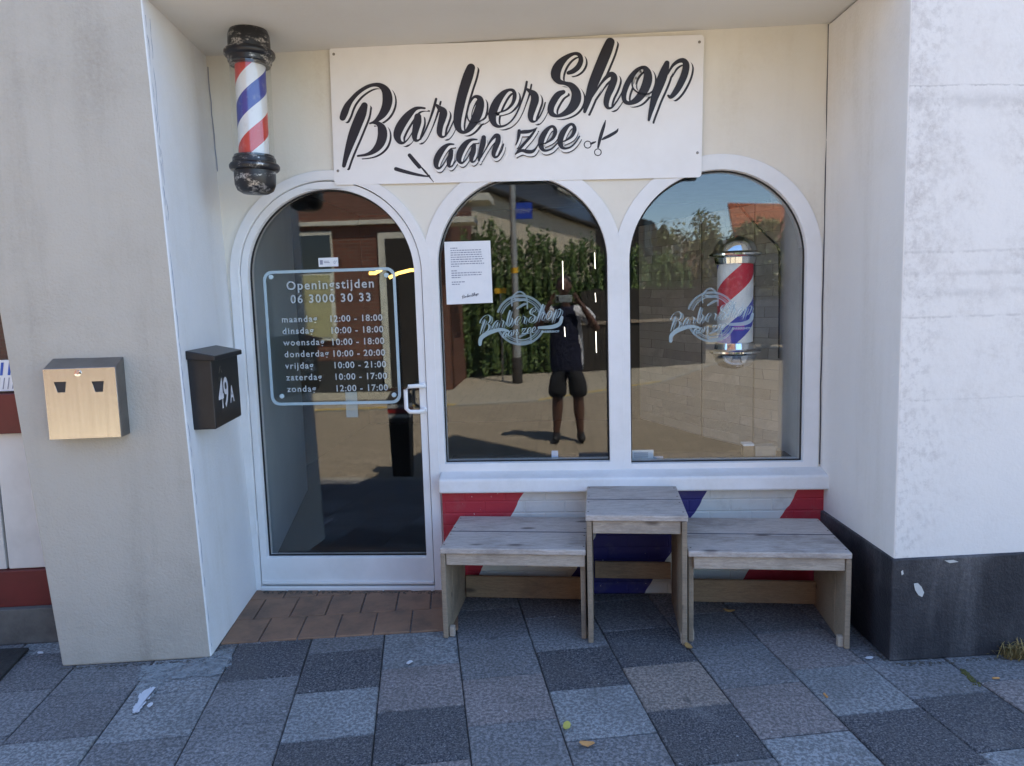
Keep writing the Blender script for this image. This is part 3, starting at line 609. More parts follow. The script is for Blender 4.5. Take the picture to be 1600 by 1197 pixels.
SUBLINE = [
 (Z2, 5.7, [(165, 886, 12), (120, 888, 24), (75, 920, 46), (35, 975, 58), (10, 1035, 54), (12, 1085, 36), (40, 1098, 20), (75, 1060, 10), (115, 990, 8)]),
 (Z2, 5.7, [(142, 945, 38), (135, 995, 46), (122, 1045, 40), (125, 1082, 26), (150, 1078, 12), (185, 1030, 9)]),
 (Z2, 5.7, [(372, 844, 12), (325, 846, 24), (280, 872, 44), (240, 925, 58), (214, 985, 56), (215, 1035, 38), (242, 1052, 20), (280, 1015, 10), (315, 950, 8)]),
 (Z2, 5.7, [(345, 895, 38), (338, 950, 48), (322, 1005, 42), (328, 1040, 26), (352, 1034, 12), (390, 985, 9)]),
 (Z2, 5.7, [(432, 825, 40), (425, 880, 50), (408, 945, 42), (395, 1000, 30), (390, 1032, 18)]),
 (Z2, 5.7, [(405, 1010, 8), (450, 930, 12), (495, 855, 20), (535, 812, 34), (560, 815, 42), (558, 860, 48), (535, 920, 46), (520, 970, 38), (530, 1000, 24), (560, 990, 16), (592, 940, 14), (608, 885, 12)]),
 (Z2, 5.7, [(718, 892, 10), (735, 850, 18), (745, 800, 30), (748, 765, 28)]),
 (Z2, 5.7, [(745, 780, 24), (790, 776, 34), (835, 772, 30), (875, 758, 18), (905, 740, 10)]),
 (Z2, 5.7, [(895, 755, 14), (850, 815, 24), (800, 872, 26), (750, 930, 24), (715, 975, 12)]),
 (Z2, 5.7, [(720, 970, 12), (770, 942, 26), (820, 952, 34), (865, 950, 30), (898, 920, 16), (925, 870, 10)]),
 (Z2, 5.7, [(935, 890, 10), (990, 872, 15), (1045, 832, 28), (1070, 775, 36), (1055, 732, 26), (1020, 735, 28), (975, 785, 48), (945, 850, 54), (945, 910, 44), (975, 942, 24), (1030, 930, 15), (1075, 890, 12), (1110, 850, 10)]),
 (Z2, 5.7, [(1107, 870, 10), (1162, 852, 15), (1217, 812, 28), (1242, 755, 36), (1227, 712, 26), (1192, 715, 28), (1147, 765, 48), (1117, 830, 54), (1117, 890, 44), (1147, 922, 24), (1202, 912, 15), (1250, 870, 13), (1285, 815, 12)])]
def to_px(st):
    out = []
    for f, s, pts in st: out.append([(*f(x, y), w / s) for x, y, w in pts])
    return out
WORD, SUB = to_px(STROKES), to_px(SUBLINE)
def lay(name, mat, strokes, y, parent, shift=(0, 0), dw=0.0, conv=None, label=None):
    bm = BM()
    for i, st in enumerate(strokes):
        yy = y - i * 6e-5
        brush(bm, st, (lambda u, v, yy=yy: PY(u, v, yy)) if conv is None else (lambda u, v, yy=yy: conv(u, v, yy)), 6, dw, shift)
    return finish(name, bm, mat, parent, label=label, recalc=False)
lay('letter_shadow', MT['vinyl_black'], WORD, YS - .0006, sg, (7.2, 4.4), -.8)
lay('letter_gap', MT['board'], WORD, YS - .0020, sg, (3.4, 2.0), 1.2)
lay('lettering', MT['vinyl_black'], WORD, YS - .0034, sg)
lay('small_letter_shadow', MT['vinyl_black'], SUB, YS - .0048, sg, (2.6, 5.6), .2)
lay('small_letter_gap', MT['board'], SUB, YS - .0060, sg, (1.6, 3.4), 1.4)
lay('small_lettering', MT['vinyl_black'], SUB, YS - .0072, sg)
razor = [[(*Z1(x, y), w / 6.3) for x, y, w in l] for l in ([(818, 898, 36), (865, 955, 40), (915, 1012, 40)], [(930, 1012, 12), (968, 1055, 20), (1005, 1100, 14)], [(684, 1033, 38), (760, 1056, 36), (860, 1082, 30), (950, 1100, 22), (1010, 1108, 12)], [(1008, 1100, 22), (1025, 1125, 12), (1056, 1162, 5)])]
lay('razor_drawing', MT['vinyl_black'], razor, YS - .0006, sg)
def ring(cx_, cy_, r_, w_): return [(cx_ + r_ * math.cos(2 * math.pi * k / 14), cy_ + r_ * math.sin(2 * math.pi * k / 14), w_) for k in range(15)]
sc = [[(*Z3(x, y), w / 5.204) for x, y, w in l] for l in ([(553, 770, 6), (540, 815, 22), (522, 870, 28), (505, 930, 26), (492, 990, 16)], [(655, 838, 6), (640, 862, 22), (590, 893, 26), (545, 915, 22), (526, 926, 12)], [(472, 945, 10), (448, 955, 18), (432, 962, 14)], ring(490, 1030, 27, 8), ring(407, 968, 28, 8))]
lay('scissors_drawing', MT['vinyl_black'], sc, YS - .0006, sg)

# logos on the two window panes: the same word, ring and pole drawn in pale blue vinyl
def logo(name, ox, oy, label, full=True):
    """ox, oy = photo pixel of the logo centre; drawn on the outside of the pane"""
    Yl = -.0035; r = thing(name, PY(ox, oy, Yl), label, 'decal', 'logo decals on the shop windows'); k = .236
    f = lambda u, v, yy: PY(ox + (u - 808) * k, oy + (v - 165) * k * 1.02, yy)
    arcs = []
    for rr, w_ in ((38, 3.6), (31, 2.0), (33.8, 1.2)):
        for a0, a1 in ((200, 345), (28, 152)):
            arcs.append([(ox + rr * math.cos(R(a)), oy + rr * math.sin(R(a)) * 1.0, w_) for a in [a0 + (a1 - a0) * q / 9 for q in range(10)]])
    arcs += [[(ox - 14, oy - 22, 2.2), (ox - 14, oy - 34, 2.4), (ox - 6, oy - 43, 2.6), (ox + 2, oy - 43, 2.6), (ox + 9, oy - 34, 2.4), (ox + 10, oy - 18, 2.2)], [(ox - 10, oy - 33, 3), (ox - 2, oy - 31, 4), (ox + 7, oy - 32, 3)], [(ox - 6, oy - 18, 3.2), (ox + 4, oy - 24, 4), (ox + 8, oy - 25, 3)],
             [(ox - 7, oy + 22, 2.6), (ox - 5, oy + 38, 3.0)], [(ox + 15, oy + 18, 2.2), (ox + 16, oy + 36, 2.6)], [(ox - 2, oy + 26, 3.4), (ox + 10, oy + 20, 3.4)], [(ox - 4, oy + 37, 3.2), (ox + 14, oy + 34, 3.2)]]
    lay('emblem', MT['frost_dim'], arcs, Yl, r, conv=lambda u, v, yy: PY(u, v, yy))
    slim = [[(x, y, w * .92) for x, y, w in s] for s in WORD]; slim2 = [[(x, y, w * .95) for x, y, w in s] for s in SUB]
    lay('lettering_shadow', MT['frost_dim'], slim, Yl - .0012, r, (13, 7), -4.5, f)
    lay('lettering', MT['frost_thin'], slim, Yl - .0022, r, (0, 0), -2.6, f)
    lay('small_lettering', MT['frost_thin'], slim2, Yl - .0034, r, (6, 16), 0, f)
    sw = [[(ox - 64, oy + 38, 5), (ox - 62, oy + 28, 6.5), (ox - 50, oy + 20, 6.5), (ox - 32, oy + 15, 5), (ox - 20, oy + 17, 3)], [(ox + 64, oy - 4, 4.5), (ox + 60, oy + 6, 6), (ox + 48, oy + 11, 6), (ox + 28, oy + 12, 4)]]
    for s_ in sw: lay('swoosh', MT['frost_thin'], [s_], Yl - .0046, r, conv=lambda u, v, yy: PY(u, v, yy))
    bm = BM(); p = PY(ox + 32, oy + 20, Yl - .005); text_bm(bm, 'BARBERSHOP', p.x, p.z, p.y, .016, .0006, 1.0); finish('banner_text', bm, MT['frost_thin'], r, recalc=False)
logo('window_logo', 814, 500, 'pale blue script logo with ring emblem on the middle window, left of the reflected man')
logo('window_logo', 1112, 495, 'pale blue script logo with ring emblem on the right window before the striped pole')

# ================================================================= OPENING HOURS PANEL ON THE DOOR
YH = -.018; MT['hours_white'] = film('frosted_white_letters', (.58, .66, .69), .72); MT['border_film'] = film('frosted_border_film', (.50, .64, .70), .80)
hp = thing('opening_hours_sign', PY(520, 530, YH), 'clear acrylic panel with opening hours in white letters on the glass door', 'sign')
a, b = PY(411, 421, YH), PY(629, 632, YH); x0, x1, z1, z0 = PY(420, 520, YH).x - .012, PY(620, 520, YH).x + .008, (PY(411, 421, YH).z + PY(615, 420, YH).z) / 2, (PY(432, 632, YH).z + PY(628, 632, YH).z) / 2
finish('panel', plate([rrect(x0, x1, z0, z1, .05)], YH, YH + .004), MT['acrylic'], hp)
finish('frosted_border', plate([rrect(x0, x1, z0, z1, .05), rrect(x0 + .016, x1 - .016, z0 + .016, z1 - .016, .038)], YH - .0015, YH - .0005), MT['border_film'], hp)
for u, v in ((424, 433), (604, 430), (441, 619), (616, 617)):
    p = PY(u, v, YH); bm = BM(); lathe(bm, [(.013, 0), (.013, .008), (.010, .011)], (p.x, YH, p.z), 20, Matrix.Rotation(R(90), 3, 'X')); finish('standoff', bm, MT['frost'], hp, smooth=True)
Yt = YH - .002
def line(s, u, v, size, bold=.0011, space=1.22, al='LEFT', sx=1.0):
    p = PY(u, v, Yt); finish('text_line', text_bm(BM(), s, p.x, p.z, Yt, size, bold, space, al, sx=sx), MT['hours_white'], hp, recalc=False)
line('Openingstijden', 516, 451, .067, .0012, 1.19, 'CENTER'); line('06 3000 30 33', 517, 472, .063, .0012, 1.22, 'CENTER')
days = [('maandag', '12:00 - 18:00'), ('dinsdag', '10:00 - 18:00'), ('woensdag', '10:00 - 18:00'), ('donderdag', '10:00 - 20:00'), ('vrijdag', '10:00 - 21:00'), ('zaterdag', '10:00 - 17:00'), ('zondag', '12:00 - 17:00')]
for i, (d, t_) in enumerate(days): line(d, 440 + i * 1.5, 504 + i * 18.1, .049, .0009, 1.20); line(t_, 514 + i * 1.6, 503 + i * 18.1, .049, .0009, 1.13)
p = PY(497, 417, YH); q = PY(527, 402, YH); st2 = thing('door_sticker', p, 'small white sticker with dark print on the door glass above the opening hours', 'sticker')
finish('sheet', plate([[(p.x, p.z), (q.x, p.z), (q.x, q.z), (p.x, q.z)]], -.006, -.005), MT['paper'], st2)
bm = BM(); text_bm(bm, '0°', q.x - .026, p.z + .014, -.0068, .024); box(bm, p.x + .008, p.x + .024, -.0068, -.0064, p.z + .012, p.z + .036); box(bm, p.x + .03, p.x + .062, -.0068, -.0064, p.z + .020, p.z + .024); box(bm, p.x + .03, p.x + .058, -.0068, -.0064, p.z + .028, p.z + .031); finish('print', bm, MT['ink'], st2, recalc=False)
MT['tape'] = glass('frosted_tape', .05, (.75, .75, .75), 0, .4)
p, q = PY(542, 652, .012), PY(558, 612, .012); bm = BM(); box(bm, p.x, q.x, .006, .007, p.z, q.z); tag(finish('tape_strip', bm, MT['frost_dim'], origin=p), 'short upright strip of tape on the door glass below the opening hours', 'tape')

# paper notice on the middle window
P_ = [PY(u, v, -.006) for u, v in ((694, 378), (766, 376), (770, 473), (698, 476))]
no = thing('paper_notice', P_[3], 'white paper notice with grey print and small logo taped inside the middle window', 'notice')
bm = BM(); hexa(bm, [(p.x, -.006, p.z) for p in P_], [(p.x, -.005, p.z) for p in P_]); finish('sheet', bm, MT['paper'], no)
bm = BM()
def inp(s, t): 
    a_ = P_[0].lerp(P_[1], s); b_ = P_[3].lerp(P_[2], s); return a_.lerp(b_, t)
for i in range(17):
    t = .105 + i * .036
    if i in (9, 14): continue
    end = {0: .28, 8: .3, 10: .25, 13: .33, 15: .42, 16: .3}.get(i, .84 + random.uniform(-.05, .02)); s = .13
    while s < end:
        wd_ = random.uniform(.02, .075); a_, b_ = inp(s, t), inp(min(s + wd_, end), t); box(bm, a_.x, b_.x, -.0068, -.0062, a_.z - .0024, a_.z + .0026); s += wd_ + .012
finish('print', bm, MT['ink'], no)
c_ = inp(.52, .875)
lay('printed_logo', MT['ink_dark'], [[(x, y, w * 1.2) for x, y, w in s] for s in WORD], -.0066, no, conv=lambda u, v, yy: Vector((c_.x + (u - 808) * .000165, yy, c_.z - (v - 165) * .000165)))

# cards and boxes on the inner sill
def card(nm, u0, u1, v0, v1, y, mat, lab, cat, lean=0, pr=True):
    a_, b_ = PY(u0, v1, y), PY(u1, v0, y); r = thing(nm, (a_.x, y, a_.z), lab, cat); bm = BM(); prism(bm, [(a_.x, y, a_.z), (b_.x, y, a_.z), (b_.x, y + lean, b_.z), (a_.x, y + lean, b_.z)], (0, .004, 0)); finish('card', bm, mat, r)
    if pr:
        bm = BM()
        for i in range(3): box(bm, a_.x + .008, b_.x - .03, y - .002, y - .0015, a_.z + .012 + i * .011, a_.z + .017 + i * .011)
        finish('print', bm, MT['ink'], r)
MT['cardblue'] = surf('pale_blue_card', (.45, .55, .7), rough=.5); MT['boxgrey'] = surf('grey_carton', (.42, .38, .33), (.35, .31, .27), 8, .7); MT['boxbrown'] = surf('brown_carton', (.30, .21, .13), (.24, .17, .1), 8, .7)
card('price_card', 988, 1021, 703, 718, .10, MT['paper'], 'small white printed card standing at the bottom left of the right window', 'card')
card('blue_card', 1022, 1036, 713, 719, .12, MT['cardblue'], 'pale blue card lying beside the white card in the right window', 'card', pr=False)
card('leaning_card', 862, 872, 706, 720, .10, MT['cardblue'], 'light blue card leaning at the bottom of the middle window', 'card', .03, False)
for nm, u0, u1, v0, v1, d_, mt_, lab in (('carton', 1180, 1213, 700, 719, .09, 'boxgrey', 'grey carton on the inner sill at the right of the right window'), ('carton', 1162, 1178, 697, 719, .07, 'boxbrown', 'small brown carton with a pale lid beside the grey carton in the right window')):
    a_, b_ = PY(u0, v1, .14), PY(u1, v0, .14); r = thing(nm, (a_.x, .14, a_.z), lab, 'box', 'cartons on the inner window sill'); bm = BM(); box(bm, a_.x, b_.x, .14, .14 + d_, .706, b_.z); finish('carton_body', bm, MT[mt_], r, bevel=.002)
    bm = BM(); box(bm, a_.x - .002, b_.x + .002, .138, .142 + d_, b_.z, b_.z + .012); finish('lid', bm, MT['paper'] if mt_ == 'boxbrown' else MT['boxgrey'], r, bevel=.002)

# ================================================================= BARBER POLES
def barber_pole(name, c_bot, c_top, r, label, cap, capmat, stripes, body_off=(0, 0), tube_mat=None, wall_y=None, inner=.80):
    ax = (c_top - c_bot); L = ax.length; q = ax.to_track_quat('Z', 'Y').to_matrix()
    root = thing(name, c_bot, label, 'barber pole', 'striped barber poles')
    def put(nm, prof, mt_, n=44):
        bm = BM(); lathe(bm, prof, c_bot, n, q); return finish(nm, bm, mt_, root, smooth=True)
    put('bottom_cap', cap(0, L), capmat); put('top_cap', cap(1, L), capmat)
    o = None
    bm = BM(); lathe(bm, [(r * inner, L * .17), (r * inner, L * .83)], (0, 0, 0), 44); 
    o = finish('striped_cylinder', bm, stripes, root, smooth=True, local=True); o.rotation_euler = q.to_euler()
    if tube_mat:
        bm = BM(); lathe(bm, [(r * 1.0, L * .16), (r * 1.0, L * .84)], (0, 0, 0), 44); o = finish('clear_tube', bm, tube_mat, root, smooth=True, local=True); o.rotation_euler = q.to_euler()
    if wall_y is not None:
        for t in (.12, .88):
            bm = BM(); p = c_bot.lerp(c_top, t); tube(bm, [p + Vector((0, r * .6, 0)), Vector((p.x * (1 + (wall_y - p.y) / (p.y + 4.0)), wall_y, p.z + (p.z - 1.63) * (wall_y - p.y) / (p.y + 4.0)))], .016, 12); finish('wall_bracket', bm, capmat, root, smooth=True)
    return root
pb, pt = PY(400, 304, -.36), PY(388, 41, -.36)
rr = .097
def cap_out(k, L):
    pr = [(.02, .0), (.062, .004), (.086, .018), (.097, .045), (.099, .085), (.099, .110), (.112, .113), (.119, .122), (.120, .136), (.114, .146), (.104, .150), (.102, .172), (.097, .176), (.095, .186)]
    return pr if k == 0 else [(r_, L - z) for r_, z in pr]
barber_pole('barber_pole', pb, pt, rr, 'barber pole with worn black caps and striped cylinder on the wall above the door', cap_out, MT['worn_cap'], pole_stripes('outdoor_pole_stripes', .06, 2.5, (.80, .80, .81), (.62, .06, .045), (.045, .06, .34), -1), tube_mat=MT['tube'], wall_y=-.042, inner=.74)
ib, it = PY(1148, 578, .20), PY(1149, 368, .20)
def cap_in(k, L):
    pr = [(.004, 0), (.052, .008), (.092, .028), (.110, .056), (.119, .088), (.133, .091), (.141, .100), (.141, .110), (.131, .118), (.114, .122), (.108, .155), (.101, .16)]
    return pr if k == 0 else [(r_, L - z) for r_, z in pr]
ip = barber_pole('barber_pole', ib, it, .121, 'barber pole with shiny chrome caps hanging inside the right window', cap_in, MT['chrome'], pole_stripes('indoor_pole_stripes', .18, 1.9, (.84, .85, .84), (.62, .03, .06), (.04, .05, .42), -1), wall_y=.62)
bm = BM(); tube(bm, [PY(1150, 316, .40), PY(1178, 348, .40), PY(1214, 384, .40), PY(1218, 394, .40), PY(1218, 470, .40), PY(1217, 560, .40)], .006, 8); tag(finish('power_cord', bm, MT['black'], smooth=True, origin=PY(1150, 316, .40)), 'black cord hanging in a bend behind the indoor pole in the right window', 'cord')

# ================================================================= LETTERBOX AND ASHTRAY
mb = thing('letterbox', (-1.69, -.75, 1.2), 'black metal letterbox numbered 49A on the white inner side of the pillar', 'letterbox')
ja = math.atan2(jd.y, jd.x); JM = Matrix.Translation((PF[1].x, PF[1].y, 0)) @ Matrix.Rotation(ja, 4, 'Z')   # local x runs inwards along the jamb, -y sticks out of it
def jpt(u, v, out):                                    # pixel -> point on a plane standing 'out' in front of the jamb face, in jamb coordinates
    n_ = Vector((-jd.y, jd.x, 0)) * -1; 
    return JM.inverted() @ PN(u, v, n_, PF[1] + n_ * out)
lean = -.024
pA, pB, pC, pD = jpt(332, 558, .075), jpt(370, 552, .075), jpt(336, 672, .075), jpt(379, 658, .075)
bx0 = (pA.x + pC.x) / 2; bx1 = (pB.x + pD.x) / 2; bz0 = (pC.z); bz1 = pA.z + .005
def bl(z): return -.024 * z - .0                       # the jamb leans back a little, keep the box on it
bm = BM(); hexa(bm, [JM @ Vector(p) for p in ((bx0, -.105 + .03, bz0), (bx1, -.105 + .03, bz0), (bx1, .034, bz0), (bx0, .034, bz0))], [JM @ Vector(p) for p in ((bx0, -.105 + .03, bz1), (bx1, -.105 + .03, bz1), (bx1, .034, bz1), (bx0, .034, bz1))]); finish('box_body', bm, MT['black'], mb, bevel=.006)
bm = BM(); hexa(bm, [JM @ Vector(p) for p in ((bx0 - .012, -.095, bz1 - .022), (bx1 + .012, -.095, bz1 - .022), (bx1 + .012, .034, bz1 - .012), (bx0 - .012, .034, bz1 - .012))], [JM @ Vector(p) for p in ((bx0 - .012, -.095, bz1 + .002), (bx1 + .012, -.095, bz1 + .002), (bx1 + .012, .034, bz1 + .030), (bx0 - .012, .034, bz1 + .030))]); finish('lid', bm, MT['black'], mb, bevel=.004)
TXT = JM @ Matrix.Translation((bx0 + .06, -.0765, bz0 + .085)) @ Matrix.Rotation(R(90), 4, 'X')
MT['white_num'] = surf('white_number_vinyl', (.75, .75, .78), rough=.5)
bm = BM(); text_bm(bm, '49', 0, 0, 0, .20, .003, .95, M=TXT @ Matrix.Diagonal((.78, 1, 1, 1))); text_bm(bm, 'A', 0, 0, 0, .115, .002, 1, M=TXT @ Matrix.Translation((.172, 0.008, 0)) @ Matrix.Diagonal((.8, 1, 1, 1))); finish('house_number', bm, MT['white_num'], mb, recalc=False)
bm = BM(); EM = JM @ Matrix.Translation((bx0 + .11, -.0768, bz1 - .085)) @ Matrix.Rotation(R(90), 4, 'X')
for pts in ([(-.02, 0, 7), (-.004, .022, 8), (.006, .03, 4)], [(.02, 0, 7), (.008, .014, 6)]): brush(bm, [(x * 1000, y * 1000, w) for x, y, w in pts], lambda u, v: EM @ Vector((u / 1000, v / 1000, 0)), 3)
for i in range(5): brush(bm, [(-28 + i * 12, -38, 4), (-28 + i * 12, -22, 4)], lambda u, v: EM @ Vector((u / 1000, v / 1000, 0)), 3)
finish('emblem', bm, MT['screw'], mb, recalc=False)

at_ = thing('wall_ashtray', (-2.1, -.92, 1.2), 'square brushed steel wall ashtray with two slots on the taupe pillar', 'ashtray')
FM = Matrix.Translation((PF[0].x, PF[0].y, 0)) @ Matrix.Rotation(math.atan2((PF[1] - PF[0]).y, (PF[1] - PF[0]).x), 4, 'Z'); FNn = Vector(((PF[1] - PF[0]).y, -(PF[1] - PF[0]).x, 0)).normalized()
def fpt(u, v, out): return FM.inverted() @ PN(u, v, FNn, PF[0] + FNn * out)
DA = .085; c4 = [fpt(u, v, DA) for u, v in ((65, 577), (180, 573), (190, 684), (78, 687))]
ax0 = (c4[0].x + c4[3].x) / 2; ax1 = (c4[1].x + c4[2].x) / 2; az1 = (c4[0].z + c4[1].z) / 2; az0 = (c4[2].z + c4[3].z) / 2
bm = BM(); hexa(bm, [FM @ Vector(q) for q in ((ax0, -DA + .003, az0), (ax1, -DA + .003, az0), (ax1, .02, az0), (ax0, .02, az0))], [FM @ Vector(q) for q in ((ax0, -DA + .003, az1), (ax1, -DA + .003, az1), (ax1, .02, az1 + .045), (ax0, .02, az1 + .045))]); finish('box_body', bm, MT['steel_side'], at_, bevel=.003)
slots = []
for u0, u1, v0, v1 in ((84, 105, 597, 613), (143, 164, 596, 612)):
    a_ = fpt(u0, v0, DA); b_ = fpt(u1, v1, DA); slots.append([(a_.x, a_.z), (a_.x + .012, b_.z), (b_.x - .008, b_.z), (b_.x, a_.z)][::-1])
bm = plate([[(ax0 + .002, az0 + .002), (ax1 - .002, az0 + .002), (ax1 - .002, az1 - .002), (ax0 + .002, az1 - .002)]] + slots, -DA - .001, -DA + .002); bm.transform(FM); finish('front_panel', bm, MT['steel'], at_)
bm = BM()
for s in slots:
    bm = BM(); hexa(bm, [FM @ Vector((x, -DA + .0025, z)) for x, z in s], [FM @ Vector((x, -DA + .0028, z)) for x, z in s]); finish('slot', bm, MT['dark'], at_)
bm = BM(); k = fpt(122, 583, DA); lathe(bm, [(.014, 0), (.014, .004), (.006, .005), (.005, .003)], FM @ Vector((k.x, -DA - .001, k.z)), 20, FM.to_3x3() @ Matrix.Rotation(R(90), 3, 'X')); finish('lock', bm, MT['chrome'], at_, smooth=True)

# ================================================================= BENCH WITH TABLE
be = thing('bench_with_table', (-.60, -.64, 0), 'weathered grey wooden double bench with a raised table in the middle, below the windows', 'bench')
BMx = Matrix.Translation((-.604, -.632, 0)) @ Matrix.Rotation(R(-2.9), 4, 'Z')
def plank(nm, x0, x1, y0, y1, z0, z1, mt_='wood_grey', bev=.004, twist=0, label=None):
    bm = BM(); box(bm, x0, x1, y0, y1, z0, z1); bm.transform(BMx)
    return finish(nm, bm, MT[mt_], be, bevel=bev, seg=2, label=label)
HS, HT = .452, .622
X = [0, .695, .70, 1.158, 1.163, 1.882]
for x0, x1 in ((X[0], X[1]), (X[4], X[5])):
    plank('seat_plank', x0, x1, 0, .258, HS - .028, HS, bev=.005); plank('seat_plank', x0, x1, .272, .525, HS - .028, HS - .001)
    plank('gap_shade', x0 + .002, x1 - .002, .2575, .2725, HS - .026, HS - .0025, 'ink_dark', 0)  # dark strip standing in for the shade in the gap between planks
    plank('seat_apron', x0 + .026, x1 - .004 if x0 == 0 else x1 - .026, .012, .036, HS - .088, HS - .029, 'wood_end')
    plank('back_rail', x0 + .03, x1 - .02, .46, .482, .015, .135, 'wood_brown')
for x0, x1, f in ((0, .024, 0), (.667, .691, .03), (1.167, 1.191, .03), (1.858, 1.882, 0)):
    plank('bench_leg', x0, x1, .004 + f, .15, 0, HS - .03, 'wood_side'); plank('bench_leg', x0, x1, .155, .50, 0, HS - .03, 'wood_side')
plank('table_plank', X[2] - .004, X[3] + .004, -.010, .258, HT - .028, HT); plank('table_plank', X[2] - .004, X[3] + .004, .272, .528, HT - .028, HT - .001)
plank('gap_shade', X[2], X[3], .2575, .2725, HT - .026, HT - .0025, 'ink_dark', 0); plank('table_apron', X[2] + .028, X[3] - .028, .004, .028, HT - .092, HT - .029, 'wood_end'); plank('table_rail', X[2] + .03, X[3] - .03, .46, .482, .135, .225, 'wood_brown')  # shade of the table's plank gap, again as a dark strip
for x0 in (X[2], X[3] - .024):
    plank('table_leg', x0, x0 + .024, -.006, .17, 0, HT - .03, 'wood_side'); plank('table_leg', x0, x0 + .024, .175, .50, 0, HT - .03, 'wood_side')
for x, y in ((.027, .02), (.672, .05), (1.13, .01), (1.17, .05), (1.835, .02)): plank('foot_block', x, x + .026, y, y + .03, 0, .05, 'wood_end')

MT['screw_rust'] = surf('rusty_screw', (.10, .07, .05), rough=.6)
for x, z in ((.012, HS), (.684, HS), (X[2] + .008, HT), (X[3] - .012, HT), (1.179, HS), (1.87, HS)):
    for y in (.05, .21, .32, .48):
        bm = BM(); lathe(bm, [(.0045, 0), (.0045, .0008), (.002, .001)], BMx @ Vector((x, y, z)), 10); finish('screw', bm, MT['screw_rust'], be, smooth=True)
# ================================================================= SMALL THINGS ON THE PAVEMENT
MT['butt'] = surf('orange_filter', (.55, .28, .10), rough=.8); MT['leaf'] = surf('dry_leaf', (.42, .25, .08), (.28, .16, .06), 40, .8); MT['leafy'] = surf('yellow_leaf', (.50, .44, .10), rough=.8); MT['white_bit'] = surf('white_scrap', (.6, .6, .62), rough=.8)
for i, (u, v, nm, mt_, lab) in enumerate(((1290, 1089, 'cigarette_butt', 'butt', 'orange cigarette butt on the dark slab right of the table'), (1556, 1062, 'cigarette_butt', 'butt', 'orange cigarette butt on the pavement near the right edge'), (917, 1166, 'dry_leaf', 'butt', 'small orange dry leaf on a grey slab at the bottom of the picture'), (886, 1138, 'dry_leaf', 'leafy', 'small yellow leaf on the pavement below the table'), (1076, 1013, 'dry_leaf', 'leaf', 'curled brown leaf at the foot of the right table leg'), (1139, 957, 'dry_leaf', 'leaf', 'pale brown leaf under the right bench'), (235, 1104, 'paper_scrap', 'white_bit', 'white paint scrap on the slabs below the pillar'), (1358, 1030, 'paper_scrap', 'white_bit', 'white scrap beside the right wall plinth'), (63, 1022, 'paper_scrap', 'white_bit', 'white scrap beside the doormat'), (640, 1037, 'paper_scrap', 'white_bit', 'tiny white scrap on the dark slab below the doorstep'))):
    p = PZ(u, v); a_ = random.uniform(0, 6.28); bm = BM(); M = Matrix.Translation((p.x, p.y, .003)) @ Matrix.Rotation(a_, 4, 'Z')
    if 'butt' in nm: tube(bm, [M @ Vector((-.013, 0, .004)), M @ Vector((.013, 0, .004))], .0042, 8)
    else:
        s_ = .016 if 'scrap' not in nm else .011; ring_ = []
        for k in range(9):
            t = 2 * math.pi * k / 9; r_ = s_ * (1 + .35 * random.random()); ring_.append((r_ * math.cos(t) * 1.5, r_ * math.sin(t) * .8, .004 + .008 * abs(math.cos(t)) * (nm == 'dry_leaf')))
        hexa(bm, [M @ Vector(q) for q in ring_], [M @ (Vector(q) + Vector((0, 0, .0015))) for q in ring_])
    tag(finish(nm, bm, MT[mt_], origin=p), lab, 'litter' if nm != 'dry_leaf' else 'leaf', {'cigarette_butt': 'cigarette butts on the pavement', 'dry_leaf': 'fallen leaves on the pavement', 'paper_scrap': 'white scraps on the pavement'}[nm])
# paint run at the foot of the pillar
def smear():
    n = N('pale_cement_smear'); n.done(n.mix(n.noise(40, 4), (.34, .37, .38), (.22, .235, .24)), .85, 0, .2); mx = n.new('ShaderNodeMixShader'); tr = n.new('ShaderNodeBsdfTransparent')
    f = n.math('MULTIPLY', n.ramp(n.noise(11, 7, .75), .36, .58), n.ramp(n.noise(90, 4, .7), .30, .50)); n.put(mx.inputs[0], n.math('MULTIPLY', f, .85)); n.t.links.new(tr.outputs[0], mx.inputs[1]); n.t.links.new(n.b.outputs[0], mx.inputs[2]); n.t.links.new(mx.outputs[0], n.o.inputs[0]); return n.m
MT['spill'] = smear(); MT['spill_w'] = surf('white_paint_spill', (.62, .64, .68), rough=.6)
def blob(nm, px, mt_, lab, z):
    pts = spline([(*p, 1) for p in px] + [(*px[0], 1)], 9)[:-1]; q = [PZ(p.x + random.uniform(-2.2, 2.2), p.y + random.uniform(-1.6, 1.6)) for p in pts]; bm = BM(); bm.faces.new([bm.verts.new((p.x, p.y, z)) for p in q]); 
    bmesh.ops.triangulate(bm, faces=bm.faces[:], ngon_method='EAR_CLIP'); tag(finish(nm, bm, MT[mt_], origin=q[0], recalc=False), lab, 'stain')
blob('cement_smear', [(222, 1042), (300, 1034), (350, 1016), (364, 1020), (352, 1052), (300, 1060), (256, 1068), (236, 1094), (214, 1094), (216, 1062)], 'spill', 'pale grey cement smear along the foot of the taupe pillar', .0068)
blob('paint_smear', [(236, 1076), (243, 1079), (237, 1088), (229, 1098), (219, 1113), (210, 1117), (208, 1111), (216, 1096), (220, 1087), (229, 1080)], 'spill_w', 'white paint dribble on the slab joint below the pillar', .0075)
